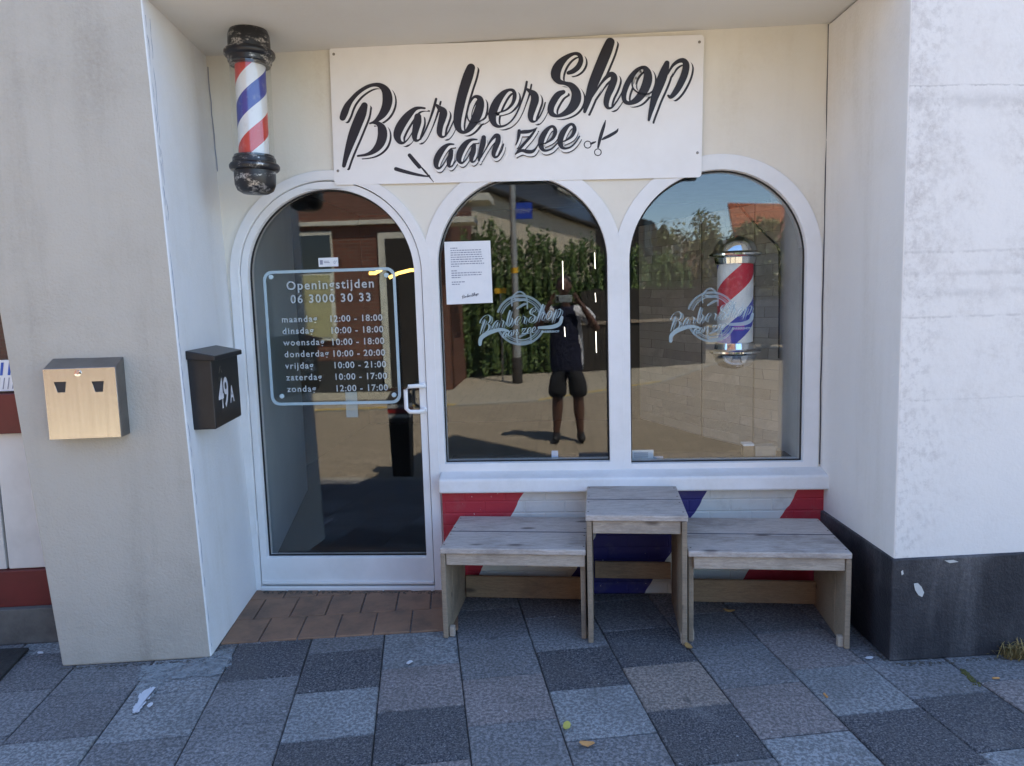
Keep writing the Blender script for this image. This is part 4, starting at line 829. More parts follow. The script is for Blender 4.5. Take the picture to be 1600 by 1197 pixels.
# grit gathered along the foot of the walls and crumbs on the slabs
MT['grit'] = surf('grit', (.11, .10, .085), (.05, .045, .04), 60, .95); bm = BM(); gl = [(PF[0], PF[1], 90, -.012), (PF[1], Vector((-1.775, -.05, 0)), 90, 0), (Vector((-1.72, -.075, .008)), Vector((-.70, -.075, .008)), 150, 0), (Vector((-.66, -.115, 0)), Vector((1.36, -.115, 0)), 170, 0), (K0 + FN * .03, K0 + FT * .9 + FN * .03, 120, 0), (K0 + Vector((-.03, 0, 0)), KJ + Vector((-.03, -.1, 0)), 110, 0)]
for a_, b_, n_g, o_ in gl:
    for i in range(n_g * 2):
        p = a_.lerp(b_, random.random()) + Vector((random.gauss(0, .006), -abs(random.gauss(0, .016)) + o_, .001)); bmesh.ops.create_icosphere(bm, subdivisions=1, radius=random.uniform(.0012, .0045) * (1 if random.random() < .93 else 1.8), matrix=Matrix.Translation(p) @ Matrix.Diagonal((1.4, 1, .6, 1)))
for i in range(420):
    p = Vector((random.uniform(-2.6, 2.4), random.uniform(-2.0, -.15), .001)); bmesh.ops.create_icosphere(bm, subdivisions=1, radius=random.uniform(.001, .0032), matrix=Matrix.Translation(p) @ Matrix.Diagonal((1.3, 1, .6, 1)))
tag(finish('grit', bm, MT['grit'], kind='stuff', origin=(0, 0, 0)), 'grit and crumbs along the wall foot and on the slabs', 'grit')
# dry weed at the right wall
wd = thing('weed', PZ(1590, 1027), 'dry yellowish weed growing at the foot of the right wall by the picture edge', 'plant'); bm = BM(); MT['dry_grass'] = surf('dry_grass', (.30, .21, .08), (.20, .16, .06), 30, .9); b0 = PZ(1590, 1026)
for i in range(260):
    a_ = random.uniform(0, 6.28); l = random.uniform(.03, .12); t0 = b0 + Vector((random.gauss(0, .035), random.gauss(0, .018), 0)); d_ = Vector((math.cos(a_) * .5, math.sin(a_) * .4 - .15, random.uniform(.4, 1))).normalized()
    s_ = d_.cross(Vector((0, 0, 1))).normalized() * .0022; k = t0 + d_ * l * .6; e_ = t0 + d_ * l + Vector((0, 0, -l * .25))
    A_ = [bm.verts.new(q) for q in (t0 - s_, t0 + s_, k + s_ * .8, k - s_ * .8)]; bm.faces.new(A_); bm.faces.new((A_[3], A_[2], bm.verts.new(e_)))
finish('blades', bm, MT['dry_grass'], wd, recalc=False)
MT['moss'] = surf('moss', (.11, .105, .03), (.07, .07, .025), 40, .95, .6, 120)
for u0, v0, u1, v1 in ((1502, 1046, 1530, 1072),):
    bm = BM(); 
    for i in range(90):
        t = random.random(); p = PZ(u0 + (u1 - u0) * t, v0 + (v1 - v0) * t) + Vector((random.gauss(0, .006), random.gauss(0, .006), 0)); bmesh.ops.create_icosphere(bm, subdivisions=1, radius=random.uniform(.002, .006), matrix=Matrix.Translation(p))
    tag(finish('moss', bm, MT['moss'], kind='stuff', origin=PZ(u0, v0)), 'yellow green moss in a pavement joint at the right', 'moss')
#STREET
# ================================================================= THE STREET OPPOSITE (what the panes mirror)
MT['brick'] = brickwork('red_brown_brick', (.20, .075, .045), (.15, .055, .035), (.17, .13, .10), bump=.3)
MT['beige_clad'] = surf('beige_rough_cladding', (.66, .57, .42), (.42, .35, .25), 3, .9, .4, 30, stretch=(9, 9, .25))
MT['cream_trim'] = surf('cream_trim', (.66, .62, .50), rough=.6); MT['blind'] = surf('beige_blind', (.42, .38, .20), (.36, .32, .17), 3, .8)
def pantiles():
    n = N('dark_glazed_pantiles'); v = n.mapping((1, 1, 1), (0, 0, R(15.5))); X, Y_, Z_ = n.xyz(v); _a, _b, Zw = n.xyz()
    a = n.math('SINE', n.math('MULTIPLY', Y_, 27)); b = n.math('FRACT', n.math('MULTIPLY', Zw, 4.2)); n.bump(n.math('ADD', n.math('MULTIPLY', a, .5), n.math('MULTIPLY', b, .5)), 1.0, .085)
    return n.done(n.mix(n.noise(1.5, 3), (.030, .031, .035), (.05, .05, .055)), .22, 0, .8)
MT['slate'] = pantiles()
MT['tile_orange'] = brickwork('orange_roof_tiles', (.42, .13, .06), (.34, .10, .05), (.14, .05, .03), .24, .34, 'XZ', .03, .8)
MT['grey_render'] = surf('grey_render', (.30, .29, .28), (.24, .23, .22), 1, .8); MT['brown_brick'] = brickwork('brown_brick', (.27, .17, .11), (.22, .14, .09), (.2, .17, .14))
MT['window_dark'] = surf('dark_window_glass', (.02, .022, .025), rough=.06, spec=.8); MT['fence_dark'] = surf('dark_fence_wood', (.035, .028, .022), (.022, .018, .014), 4, .8, stretch=(8, 8, .5))
MT['galv'] = surf('galvanised_pole', (.42, .40, .35), (.33, .31, .28), 4, .45, metal=.6); MT['blue_sign'] = surf('blue_sign_enamel', (.02, .06, .42), rough=.3); MT['yellow_plate'] = surf('yellow_plate', (.75, .42, .02), rough=.5)
MT['bollard'] = surf('dark_brown_bollard', (.045, .036, .028), (.03, .025, .02), 6, .6); MT['red_band'] = surf('red_band', (.35, .03, .03), rough=.4); MT['white_band'] = surf('white_band', (.6, .6, .58), rough=.4)
MT['led'] = (lambda n: (n.put(n.b.inputs['Emission Color'], (1.0, .93, .80)), setattr(n.b.inputs['Emission Strength'], 'default_value', 1.6), n.done((.8, .8, .75), .5))[-1])(N('lit_lamp_tube'))
MT['led_amber'] = (lambda n: (n.put(n.b.inputs['Emission Color'], (1.0, .55, .12)), setattr(n.b.inputs['Emission Strength'], 'default_value', 1.1), n.done((.8, .6, .3), .5))[-1])(N('lit_amber_tube'))
def leaf_mat(name, a, b, c):
    n = N(name); g = n.new('ShaderNodeNewGeometry'); r_ = g.outputs['Random Per Island']
    col = n.mix(n.ramp(r_, 0, .6), a, b); col = n.mix(n.ramp(r_, .75, 1), col, c); n.b.inputs['Subsurface Weight'].default_value = 0
    return n.done(col, .55, 0, .35)
MT['ivy'] = leaf_mat('ivy_leaves', (.045, .085, .022), (.09, .14, .035), (.16, .20, .06)); MT['tree_leaf'] = leaf_mat('tree_leaves', (.06, .075, .022), (.11, .12, .035), (.20, .17, .06)); MT['bark'] = surf('bark', (.10, .075, .05), (.06, .045, .03), 8, .9)

# the brick house straight across
Yb = 9.1
bh = thing('brick_house', (-5, -Yb, 0), 'red brick house with a cream band and beige blind, mirrored in the door glass', 'house')
def bpt(u, v, d=0.0): return MY(u, v, Yb - d)
def bwall(bm, u0, u1, v0, v1, d0, d1):
    a_, b_ = MY(u0, v1, Yb), MY(u1, v0, Yb); box(bm, a_.x, b_.x, -Yb + d0, -Yb + d1, max(a_.z, 0), b_.z); return bm
finish('wall', plate([[(-14, 0), (-2.0, 0), (-2.0, 6.2), (-14, 6.2)]], -Yb - .3, -Yb), MT['brick'], bh)
bm = BM(); box(bm, -14, -2.0, -Yb - 6, -Yb - .3, 0, 6.2); finish('house_body', bm, MT['brick'], bh)
finish('band', bwall(BM(), 400, 676, 341, 358, 0, .10), MT['cream_trim'], bh, bevel=.006)
finish('eaves_board', bwall(BM(), 690, 768, 308, 322, -.3, .55), MT['cream_trim'], bh, bevel=.006); finish('canopy_board', bwall(BM(), 692, 744, 342, 353, -.2, .45), MT['cream_trim'], bh, bevel=.006)
wn = finish('house_window', bwall(BM(), 451, 519, 362, 534, 0, .05), MT['cream_trim'], bh); finish('pane', bwall(BM(), 455, 517, 368, 428, .05, .06), MT['window_dark'], wn); finish('blind', bwall(BM(), 455, 517, 430, 528, .05, .062), MT['blind'], wn)
dr = finish('house_door', bwall(BM(), 603, 668, 362, 606, 0, .05), MT['cream_trim'], bh); finish('leaf', bwall(BM(), 614, 660, 372, 605, .05, .062), MT['fence_dark'], dr)
finish('house_plinth', bwall(BM(), 300, 598, 562, 640, 0, .04), MT['slate'], bh); 

# ivy hedge in front of the big-roofed house
def leaves(bm, pts, size, up=.3):
    for c_, n_ in pts:
        d_ = Vector((random.gauss(0, 1), random.gauss(0, 1), random.gauss(0, 1))).normalized(); n2 = (n_ * 1.2 + d_).normalized(); x = n2.cross(Vector((0, 0, 1))); x = (x if x.length > .1 else Vector((1, 0, 0))).normalized(); y = n2.cross(x)
        s = size * random.uniform(.6, 1.35); bm.faces.new([bm.verts.new(c_ + x * s * a_ + y * s * b_) for a_, b_ in ((0, -.75), (.5, -.15), (0, .75), (-.5, -.15))])
HA, HB = Vector((-2.5, -10.7, 0)), Vector((3.0, -13.3, 0)); hd = (HB - HA); hl = hd.length; hd.normalize(); hn = Vector((-hd.y, hd.x, 0)); hn = hn if hn.y > 0 else -hn
hg = thing('ivy_hedge', (HA + HB) / 2, 'tall shaggy dark green ivy hedge across the street, mirrored in the middle window', 'hedge')
pts = []
def htop(t): return 3.05 - .55 * min(t / .65, 1) - .3 * max(0, (t - .65) / .35) + .12 * math.sin(t * 37) + .10 * math.sin(t * 91 + 1) + .14 * math.sin(t * 190) ** 3 + .10 * math.sin(t * 410) ** 3
for i in range(30000):
    t = random.random(); h = htop(t) * random.random() ** .8 + random.uniform(-.05, .14); lump = .05 * math.sin(t * 130 + h * 3) + .05 * math.sin(t * 53 - h * 2) + .04 * math.sin(t * 310)
    pts.append((HA + hd * t * hl + hn * (lump + random.uniform(-.12, .06)) + Vector((0, 0, h)), hn + Vector((0, 0, .5))))
bm = BM(); leaves(bm, pts, .052); finish('foliage', bm, MT['ivy'], hg, recalc=False)
bm = BM(); a_ = HA - hn * .25; b_ = HB - hn * .25; hexa(bm, [a_, b_, b_ - hn * .3, a_ - hn * .3], [a_ + Vector((0, 0, 2.3)), b_ + Vector((0, 0, 1.6)), b_ - hn * .3 + Vector((0, 0, 1.6)), a_ - hn * .3 + Vector((0, 0, 2.3))]); finish('stems', bm, MT['fence_dark'], hg)
# dark board fence
FA, FB = Vector((.42, -11.75, 0)), Vector((3.2, -13.05, 0)); fd = (FB - FA).normalized(); fn_ = Vector((-fd.y, fd.x, 0)); fn_ = fn_ if fn_.y > 0 else -fn_
fe = thing('board_fence', FA, 'dark wooden board fence behind the reflected man', 'fence'); bm = BM(); k = 0
while k * .15 < (FB - FA).length:
    a_ = FA + fd * k * .15; b_ = a_ + fd * .142; hexa(bm, [a_, b_, b_ - fn_ * .02, a_ - fn_ * .02], [q + Vector((0, 0, 1.72 + .02 * (k % 3))) for q in (a_, b_, b_ - fn_ * .02, a_ - fn_ * .02)]); k += 1
finish('boards', bm, MT['fence_dark'], fe)
bm = BM(); prism(bm, [FA + fn_ * .03 + Vector((0, 0, 1.0)), FB + fn_ * .03 + Vector((0, 0, 1.0)), FB + fn_ * .005 + Vector((0, 0, 1.0)), FA + fn_ * .005 + Vector((0, 0, 1.0))], (0, 0, .07)); finish('rail', bm, MT['wood_side'], fe)

# house with the big dark tiled roof, running away from the street
def roof_house(name, A, B, left, ze, deep, rise, wallm, roofm, label, over=.10):
    A, B = Vector((*A, 0)), Vector((*B, 0)); d = (B - A).normalized(); n_ = Vector((-d.y, d.x, 0)) * left; n_ = n_
    r = thing(name, A, label, 'house'); C, D = B + n_ * deep, A + n_ * deep
    bm = BM(); prism(bm, [A, B, C, D], (0, 0, ze - .15)); finish('wall', bm, wallm, r)
    zr = ze + rise; a = A - d * .3 - n_ * over; b = B + d * .3 - n_ * over; ra = A - d * .3 + n_ * deep / 2; rb = B + d * .3 + n_ * deep / 2; c = C + d * .3 + n_ * over; e = D - d * .3 + n_ * over
    V = lambda p, z: Vector((p.x, p.y, z)); z0 = ze - rise * over / (deep / 2)
    for nm, q in (('roof', [V(a, z0), V(b, z0), V(rb, zr), V(ra, zr)]), ('roof', [V(c, z0), V(e, z0), V(ra, zr), V(rb, zr)])):
        bm = BM(); prism(bm, q, (0, 0, .14)); finish(nm, bm, roofm, r)
    for s, p0 in ((0, A), (1, B)):
        bm = BM(); q = [V(p0, ze - .16), V(p0 + n_ * deep, ze - .16), V(p0 + n_ * deep / 2, zr - .1)]; prism(bm, q, d * (.12 if s == 0 else -.12)); finish('gable', bm, wallm, r)
    bm = BM(); tube(bm, [V(a, z0 + .02) - n_ * .08, V(b, z0 + .02) - n_ * .08], .07, 10); finish('gutter', bm, MT['fence_dark'], r, smooth=True); return r, n_, d
rh, n_, d = roof_house('big_roof_house', (-2.25, -12.0), (1.35, -25.0), -1, 4.30, 7.5, 5.2, MT['beige_clad'], MT['slate'], 'house with rough beige wall and large dark glinting tiled roof behind the ivy hedge')
bm = BM(); q = Vector((1.0, -23.5, 4.6)) + n_ * 1.4; M = Matrix.Translation(q) @ Matrix.Rotation(math.atan2(d.y, d.x), 4, 'Z'); box(bm, -2.2, .4, -.9, .9, -.2, 1.9, M); dm = finish('dormer', bm, MT['slate'], rh)
for x in (-1.7, -.6): bm = BM(); box(bm, x - .4, x + .4, -.97 if n_.dot(M.to_3x3() @ Vector((0, -1, 0))) < 0 else .90, -.90 if n_.dot(M.to_3x3() @ Vector((0, -1, 0))) < 0 else .97, .6, 1.5, M); finish('dormer_window', bm, MT['cream_trim'], dm)
# gambrel dark house seen at the left of the right window
def far_block(name, Y, outline, depth, mat, label, cat='house'):
    r = thing(name, (outline[0][0], -Y, 0), label, cat); finish('wall', plate([outline], -Y - depth, -Y), mat, r); return r
def U(u, v, Y): p = MY(u, v, Y); return (p.x, max(p.z, 0))
Yg = 27; MT['slate_side'] = brickwork('slate_hung_gable', (.045, .04, .038), (.06, .052, .048), (.015, .013, .012), .3, .2, 'XZ', .02, .5)
o = [(U(930, 470, Yg)[0], 0), (U(1062, 470, Yg)[0], 0), U(1062, 425, Yg), U(1047, 412, Yg), U(1022, 348, Yg), U(960, 325, Yg), U(930, 330, Yg)]
gh = far_block('gambrel_house', Yg, o, 6, MT['slate_side'], 'dark house with steep gambrel gable at the left of the mirrored sky')
bm = BM(); a_, b_ = U(1006, 430, Yg), U(1018, 345, Yg); box(bm, a_[0], b_[0], -Yg, -Yg + .05, a_[1], b_[1]); finish('gable_strip', bm, MT['window_dark'], gh)
bm = BM(); a_, b_ = U(998, 452, Yg), U(1014, 437, Yg); box(bm, a_[0], b_[0], -Yg, -Yg + .06, a_[1], b_[1]); finish('house_window', bm, MT['cream_trim'], gh)
Yf = 38; o = [(U(1040, 470, Yf)[0], 0), (U(1128, 470, Yf)[0], 0), U(1128, 385, Yf), U(1086, 376, Yf), U(1040, 378, Yf)]
fb = far_block('brown_house', Yf, o, 8, MT['brown_brick'], 'brown brick house far down the street with a white framed window')
w_ = finish('house_window', (lambda b: (box(b, U(1046, 0, Yf)[0], U(1065, 0, Yf)[0], -Yf, -Yf + .06, U(0, 438, Yf)[1], U(0, 404, Yf)[1]), b)[1])(BM()), MT['cream_trim'], fb); finish('pane', (lambda b: (box(b, U(1049, 0, Yf)[0], U(1062, 0, Yf)[0], -Yf + .06, -Yf + .08, U(0, 435, Yf)[1], U(0, 414, Yf)[1]), b)[1])(BM()), MT['window_dark'], w_)
bm = BM(); a_ = U(1037, 378, Yf); lathe(bm, [(.1, 0), (.35, .2), (.42, .5), (.2, .9), (.05, 1.1)], (a_[0], -Yf - .5, a_[1] - .1), 14); finish('chimney', bm, MT['fence_dark'], fb, smooth=True)
Yo = 32; o = [(U(1140, 470, Yo)[0], 0), (U(1420, 470, Yo)[0], 0), U(1420, 372, Yo), U(1140, 372, Yo)]
oh = far_block('orange_roof_house', Yo, o, 7, MT['grey_render'], 'grey house with bright orange tiled roof behind the tree')
bm = BM(); q = [U(1146, 378, Yo), U(1420, 378, Yo), U(1420, 318, Yo), U(1152, 312, Yo)]; bm.faces.new([bm.verts.new((x, -Yo - (0 if i < 2 else 2.2), z)) for i, (x, z) in enumerate(q)]); r_ = bmesh.ops.extrude_face_region(bm, geom=bm.faces[:]); bmesh.ops.translate(bm, vec=(0, .15, .1), verts=[e for e in r_['geom'] if isinstance(e, bmesh.types.BMVert)]); finish('roof', bm, MT['tile_orange'], oh)
Ya = 24; sh = far_block('corner_shop', Ya, [(U(1176, 470, Ya)[0], 0), (U(1420, 470, Ya)[0], 0), U(1420, 400, Ya), U(1176, 404, Ya)], 5, MT['grey_render'], 'low grey corner shop with a cream awning, mirrored at the right of the right window', 'shop')
bm = BM(); a_ = U(1188, 449, Ya); b_ = U(1400, 436, Ya); hexa(bm, [(a_[0], -Ya + .9, a_[1]), (b_[0], -Ya + .9, a_[1]), (b_[0], -Ya, b_[1] - .05), (a_[0], -Ya, b_[1] - .05)], [(a_[0], -Ya + .9, a_[1] + .22), (b_[0], -Ya + .9, a_[1] + .22), (b_[0], -Ya, b_[1] + .3), (a_[0], -Ya, b_[1] + .3)]); finish('awning', bm, MT['cream_trim'], sh)
bm = BM(); box(bm, U(1192, 0, Ya)[0], U(1400, 0, Ya)[0], -Ya, -Ya + .03, .5, 1.9); finish('shop_window', bm, MT['window_dark'], sh)
# tree
Yt = 17; tp = MY(1168, 470, Yt); tr = thing('street_tree', (tp.x, -Yt, 0), 'olive green bushy tree mirrored above the indoor pole', 'tree')
bm = BM(); tube(bm, [(tp.x, -Yt, 0), (tp.x + .05, -Yt, 1.2), (tp.x - .05, -Yt, 2.2)], [.16, .12, .08], 10)
for i in range(9):
    a_ = i * .7; tube(bm, [(tp.x, -Yt, 1.3 + i * .1), (tp.x + math.cos(a_) * .6, -Yt + math.sin(a_) * .6, 2.2 + .1 * (i % 4)), (tp.x + math.cos(a_) * 1.2, -Yt + math.sin(a_) * 1.1, 2.9 + .12 * (i % 3))], [.06, .04, .015], 7)
finish('trunk', bm, MT['bark'], tr, smooth=True)
pts = []; cl = [(Vector((tp.x + random.gauss(0, .75), -Yt + random.gauss(0, .7), 2.65 + random.gauss(0, .45))), random.uniform(.28, .6)) for _ in range(34)]
for i in range(9000):
    c_, r_ = random.choice(cl); d_ = Vector((random.gauss(0, 1), random.gauss(0, 1), random.gauss(0, 1))).normalized(); pts.append((c_ + d_ * r_ * random.random() ** .4, d_ + Vector((0, 0, .4))))
bm = BM(); leaves(bm, pts, .085); finish('crown', bm, MT['tree_leaf'], tr, recalc=False)
# street lamp, name plate, marker, bollard
lp = Vector((-.87, -9.9, 0)); sl_ = thing('street_lamp', lp, 'tall pale steel lamp post with dark base, mirrored in the middle window', 'street lamp')
bm = BM(); tube(bm, [lp, lp + Vector((0, 0, .9)), lp + Vector((0, 0, .95)), lp + Vector((0, 0, 5.6))], [.085, .08, .062, .05], 16); finish('post', bm, MT['galv'], sl_, smooth=True)
bm = BM(); lathe(bm, [(.10, 0), (.10, .45), (.088, .5)], lp, 16); finish('base', bm, MT['bollard'], sl_, smooth=True)
bm = BM(); lathe(bm, [(.064, 2.08), (.064, 2.18)], lp, 16); finish('ring', bm, MT['yellow_plate'], sl_, smooth=True)
bm = BM(); tube(bm, [lp + Vector((0, 0, 5.55)), lp + Vector((.1, .5, 5.75)), lp + Vector((.15, 1.0, 5.78))], .035, 10); lathe(bm, [(.03, .1), (.14, .05), (.15, 0), (.02, -.04)], lp + Vector((.15, 1.1, 5.74)), 16); finish('lamp_head', bm, MT['galv'], sl_, smooth=True)
ns = thing('street_name_sign', lp + Vector((.24, .06, 3.3)), 'blue street name plate on the lamp post', 'sign'); bm = BM(); x0 = lp.x + .06; box(bm, x0, x0 + .30, lp.y + .045, lp.y + .06, 3.06, 3.36); finish('plate', bm, MT['blue_sign'], ns, bevel=.004)
bm = BM(); 
for i in range(8): tube(bm, [(x0 + .02 + i * .033, lp.y + .062, 3.16 + .02 * (i % 2)), (x0 + .032 + i * .033, lp.y + .062, 3.26 - .015 * (i % 3))], .006, 6)
finish('lettering', bm, MT['white_band'], ns)
mk = thing('marker_post', (-1.25, -10.2, 0), 'small yellow plate on a thin post in front of the ivy', 'sign'); p = MY(781, 455, 10.2)
bm = BM(); box(bm, p.x - .11, p.x + .11, -10.21, -10.195, p.z - .05, p.z + .05); finish('plate', bm, MT['yellow_plate'], mk); bm = BM(); tube(bm, [(p.x, -10.22, 0), (p.x, -10.22, p.z + .03)], .018, 8); finish('post', bm, MT['galv'], mk, smooth=True)
bp = Vector((-1.52, -2.72, 0)); bo = thing('bollard', bp, 'dark brown bollard with red and white bands at the kerb, mirrored in the door', 'bollard')
bm = BM(); hexa(bm, [bp + Vector((x * .085, y * .085, -.03)) for x, y in ((-1, -1), (1, -1), (1, 1), (-1, 1))], [bp + Vector((x * .10, y * .10, .72)) for x, y in ((-1, -1), (1, -1), (1, 1), (-1, 1))]); finish('shaft', bm, MT['bollard'], bo, bevel=.012)
bm = BM(); hexa(bm, [bp + Vector((x * .108, y * .108, .72)) for x, y in ((-1, -1), (1, -1), (1, 1), (-1, 1))], [bp + Vector((x * .07, y * .07, .80)) for x, y in ((-1, -1), (1, -1), (1, 1), (-1, 1))]); finish('cap', bm, MT['bollard'], bo, bevel=.012)
for z, mt_ in ((.60, 'red_band'), (.645, 'white_band'), (.555, 'white_band')): bm = BM(); e = .099 + .002; box(bm, bp.x - e, bp.x + e, bp.y - e, bp.y + e, z, z + .035); finish('band', bm, MT[mt_], bo)

# parked car at the far corner
MT['car'] = surf('dark_grey_car_paint', (.03, .032, .036), rough=.25, spec=.6, coat=.6); MT['tyre'] = surf('tyre', (.015, .015, .015), rough=.9); MT['tail'] = surf('red_tail_lamp', (.6, .01, .02), rough=.2)
cp = MY(1212, 500, 15.5); cp = Vector((cp.x + .25, -15.5, 0)); ca_ = thing('parked_car', cp, 'dark grey parked car with a red tail lamp beyond the indoor pole', 'car'); CMx = Matrix.Translation(cp) @ Matrix.Rotation(R(-62), 4, 'Z')
def sect(prof, w0, w1=None):
    bm = BM(); n = len(prof); a = [bm.verts.new(CMx @ Vector((x, -(w1 or w0) if z > .95 else -w0, z))) for x, z in prof]; b = [bm.verts.new(CMx @ Vector((x, (w1 or w0) if z > .95 else w0, z))) for x, z in prof]
    bm.faces.new(a); bm.faces.new(b[::-1])
    for i in range(n): bm.faces.new((a[i], a[(i + 1) % n], b[(i + 1) % n], b[i]))
    return bm
finish('body', sect([(-2.05, .35), (-2.1, .6), (-2.0, .88), (-1.85, .93), (-1.5, 1.40), (-.9, 1.50), (.1, 1.47), (.9, .98), (1.85, .80), (2.05, .55), (2.0, .32)], .86, .66), MT['car'], ca_, bevel=.06, seg=3)
finish('side_glass', sect([(-1.62, .99), (-1.36, 1.36), (-.9, 1.43), (.05, 1.40), (.62, 1.02)], .80, .80 - .06), MT['window_dark'], ca_)
for x in (-1.3, 1.3):
    for s in (-1, 1):
        bm = BM(); lathe(bm, [(.18, -.09), (.31, -.09), (.32, -.06), (.32, .06), (.31, .09), (.18, .09)], CMx @ Vector((x, s * .78, .31)), 22, CMx.to_3x3() @ Matrix.Rotation(R(90), 3, 'X')); wh = finish('wheel', bm, MT['tyre'], ca_, smooth=True); bm = BM(); lathe(bm, [(.02, -.10), (.17, -.095), (.185, -.08), (.185, .08), (.17, .095), (.02, .10)], CMx @ Vector((x, s * .78, .31)), 18, CMx.to_3x3() @ Matrix.Rotation(R(90), 3, 'X')); finish('rim', bm, MT['galv'], wh, smooth=True)
for s in (-1, 1): bm = BM(); box(bm, -2.09, -1.95, s * .66 - .13, s * .66 + .13, .68, .86, CMx); finish('tail_lamp', bm, MT['tail'], ca_, bevel=.02)

# lit tubes deep inside the shop
def lamp(nm, pts, r_, mt_, lab): tag(finish(nm, tube(BM(), pts, r_, 8), MT[mt_], smooth=True, origin=pts[0]), lab, 'lamp', 'curved amber tubes in the shop' if 'curved' in nm else 'thin lit tubes in the shop')
for u, v0, v1, lab in ((880, 408, 452, 'thin lit tube hanging in the shop above the reflected man'), (883, 511, 526, 'short lit tube in the shop at chest height of the reflected man'), (930, 395, 420, 'thin lit tube high in the shop right of the reflected man'), (931, 458, 472, 'short lit tube in the shop beside the reflected phone'), (932, 518, 551, 'thin lit tube low in the shop right of the reflected man')):
    lamp('light_tube', [PY(u, v1, 1.9), PY(u - .5, (v0 + v1) / 2, 1.9), PY(u - 1, v0, 1.9)], .0022, 'led', lab)
lamp('curved_light_tube', [PY(577, 427, 1.2), PY(586, 427, 1.2), PY(596, 421, 1.2)], .012, 'led_amber', 'short curved amber lit tube inside the door, left one')
lamp('curved_light_tube', [PY(608, 434, 1.2), PY(622, 427, 1.2), PY(642, 422, 1.2), PY(662, 422, 1.2)], .012, 'led_amber', 'longer curved amber lit tube inside the door at the right of the pane')
#PERSON
# ================================================================= THE MAN TAKING THE PICTURE
MT['skin'] = surf('skin', (.15, .078, .056), (.12, .06, .044), 12, .5); MT['hair'] = surf('dark_hair', (.02, .015, .012), rough=.7); MT['shorts'] = surf('black_shorts', (.014, .014, .016), (.022, .022, .025), 9, .85, .3, 60); MT['shoe'] = surf('black_shoe', (.015, .015, .016), rough=.5); MT['phone'] = surf('silver_grey_phone', (.30, .34, .35), rough=.25, spec=.6); MT['lens'] = surf('camera_lens', (.01, .01, .012), rough=.05, spec=.8)
def shirt():
    n = N('navy_and_white_shirt'); X, Y_, Z_ = n.xyz(); t = n.math('ADD', n.math('SUBTRACT', X, n.math('MULTIPLY', Z_, -.10)), n.math('MULTIPLY', n.math('SUBTRACT', n.noise(6, 3), .5), .12))
    f = n.math('GREATER_THAN', t, .255); g = n.math('LESS_THAN', t, .0); col = n.mix(n.math('MAXIMUM', f, n.math('MULTIPLY', g, n.math('GREATER_THAN', Z_, 1.34))), (.016, .018, .040), (.62, .62, .64))
    n.bump(n.math('ADD', n.noise(9, 5, .6, n.mapping((2, 2, .8))), n.noise(30, 3)), .8, .05); return n.done(col, .85, 0, .2)
MT['shirt'] = shirt()
def skinned(V, E, root=0, sub=2):
    """one continuous surface grown round a skeleton: V = (x, y, z, radius or (rx, ry))"""
    me = bpy.data.meshes.new('skel'); me.from_pydata([v[:3] for v in V], E, []); o = bpy.data.objects.new('skel', me); COL.objects.link(o)
    s = o.modifiers.new('skin', 'SKIN'); s.use_smooth_shade = True; s.branch_smoothing = .4
    for i, v in enumerate(V):
        sv = me.skin_vertices[0].data[i]; sv.radius = v[3] if isinstance(v[3], tuple) else (v[3], v[3]); sv.use_root = (i == root)
    b = o.modifiers.new('sub', 'SUBSURF'); b.levels = sub; b.render_levels = sub
    dg = bpy.context.evaluated_depsgraph_get(); dg.update(); m2 = bpy.data.meshes.new_from_object(o.evaluated_get(dg)); bm = BM(); bm.from_mesh(m2)
    bpy.data.objects.remove(o); bpy.data.meshes.remove(me); bpy.data.meshes.remove(m2); return bm
def ellipsoid(bm, c, r, sub=3, M=None): 
    bmesh.ops.create_icosphere(bm, subdivisions=sub, radius=1, matrix=Matrix.Translation(c) @ (M or Matrix()) @ Matrix.Diagonal((*r, 1)))
px_, py_ = .045, -4.24
pe = thing('person', (px_, py_, 0), 'man in navy and white t-shirt and black shorts, photographing the shop with a phone', 'person')
V = [(px_, py_, .95, (.165, .12)), (px_, py_ - .01, 1.12, (.175, .125)), (px_, py_, 1.30, (.185, .12)), (px_, py_ + .01, 1.44, (.145, .09)), (px_, py_ + .02, 1.53, .058), (px_ - .005, py_ + .035, 1.62, .055)]
E_ = [(0, 1), (1, 2), (2, 3), (3, 4), (4, 5)]
def add(i, *ps):
    for p in ps: V.append(p); E_.append((i, len(V) - 1)); i = len(V) - 1
    return i
for s, fx, kx in ((-1, -.085, -.065), (1, .185, .165)):
    add(0, (px_ + s * .095, py_, .86, .092), (kx, py_ + .02, .50, .066), (kx + (fx - kx) * .3, py_ - .01, .36, .070), (fx, py_ - .03, .10, .040), (fx, py_ - .03, .05, .042), (fx + s * .01, py_ + .06, .035, .038), (fx + s * .015, py_ + .13, .028, .030))
HL = {}
